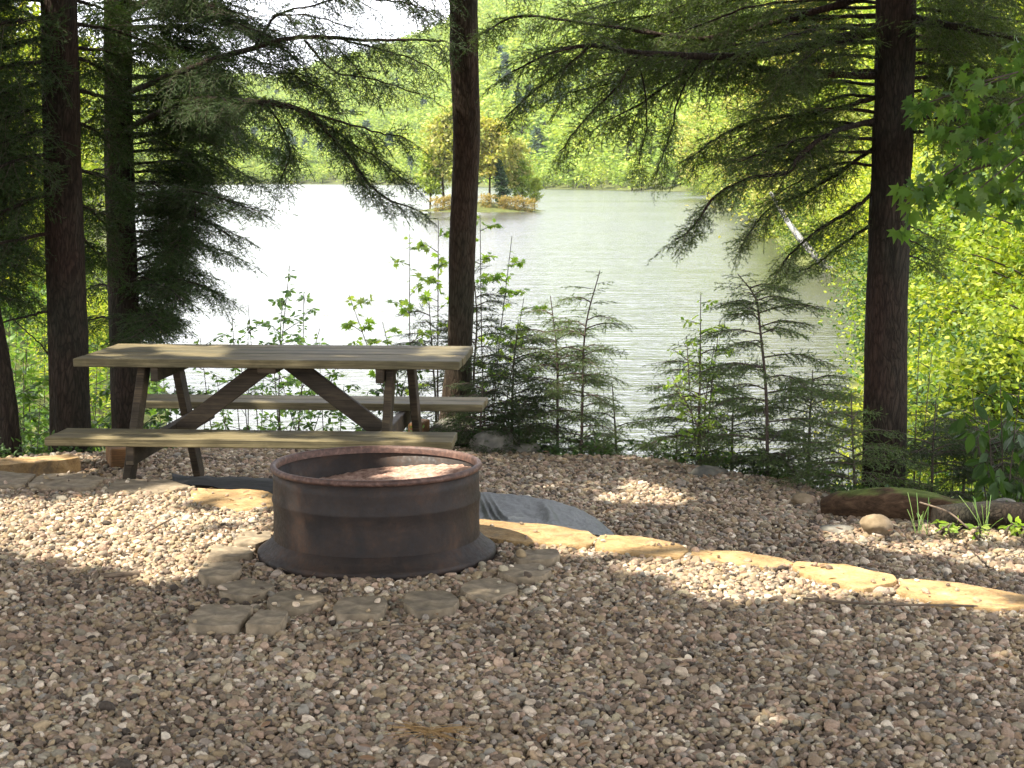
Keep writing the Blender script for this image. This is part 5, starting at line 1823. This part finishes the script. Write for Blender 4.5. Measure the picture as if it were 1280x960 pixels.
# ------------------------------------------------------------------ air
def haze():
    m, nt, out = new_mat('haze')
    v = N(nt, 'ShaderNodeVolumePrincipled'); v.inputs['Color'].default_value = (.9, .94, 1, 1); v.inputs['Density'].default_value = .00008
    v.inputs['Anisotropy'].default_value = .2
    nt.links.new(v.outputs[0], out.inputs['Volume'])
    mb = MB(); bevel_box(mb, (3600, 3400, 260), None, .01)
    o = mb.obj('haze', m, loc=(0, 1400, -5 + 130)); tag(o, kind='stuff')


haze()

# ------------------------------------------------------------------ light
sd = bpy.data.lights.new('sun', 'SUN'); sd.energy = 5.0; sd.angle = R(.53); sd.color = (1, .93, .82)
so = bpy.data.objects.new('sun', sd); COL.objects.link(so)
so.rotation_euler = Vector(SUN).to_track_quat('Z', 'Y').to_euler()
w = bpy.data.worlds.new('World'); scene.world = w; w.use_nodes = True
nt = w.node_tree; nt.nodes.clear()
sky = nt.nodes.new('ShaderNodeTexSky'); sky.sky_type = 'NISHITA'; sky.sun_disc = False
sky.sun_elevation = SUN_EL
sky.sun_rotation = math.atan2(SUN[0], SUN[1])
sky.air_density = 1.0; sky.dust_density = 4.0; sky.ozone_density = 1.0; sky.altitude = 200
bg = nt.nodes.new('ShaderNodeBackground'); bg.inputs[1].default_value = .15
wo = nt.nodes.new('ShaderNodeOutputWorld')
tcw = nt.nodes.new('ShaderNodeTexCoord'); mpw = nt.nodes.new('ShaderNodeMapping'); mpw.inputs['Scale'].default_value = (1, 1, 2.6)
nt.links.new(tcw.outputs['Generated'], mpw.inputs[0])
cl = noise(nt, mpw.outputs[0], 2.0, 7, .58, .3)
cf = ramp(nt, [(.34, (0, 0, 0)), (.56, (1, 1, 1))], cl).outputs[0]
cc = mixc(nt, sky.outputs[0], (10.6, 10.7, 11.5), cf)
nt.links.new(cc, bg.inputs[0]); nt.links.new(bg.outputs[0], wo.inputs[0])

scene.view_settings.view_transform = 'Standard'
scene.view_settings.look = 'None'
scene.view_settings.gamma = 1
scene.view_settings.exposure = 1.58
scene.cycles.use_denoising = True
scene.cycles.max_bounces = 7
scene.cycles.diffuse_bounces = 3
scene.cycles.transmission_bounces = 4
scene.cycles.transparent_max_bounces = 4
scene.cycles.caustics_reflective = False
scene.cycles.caustics_refractive = False
scene.cycles.sample_clamp_indirect = 6
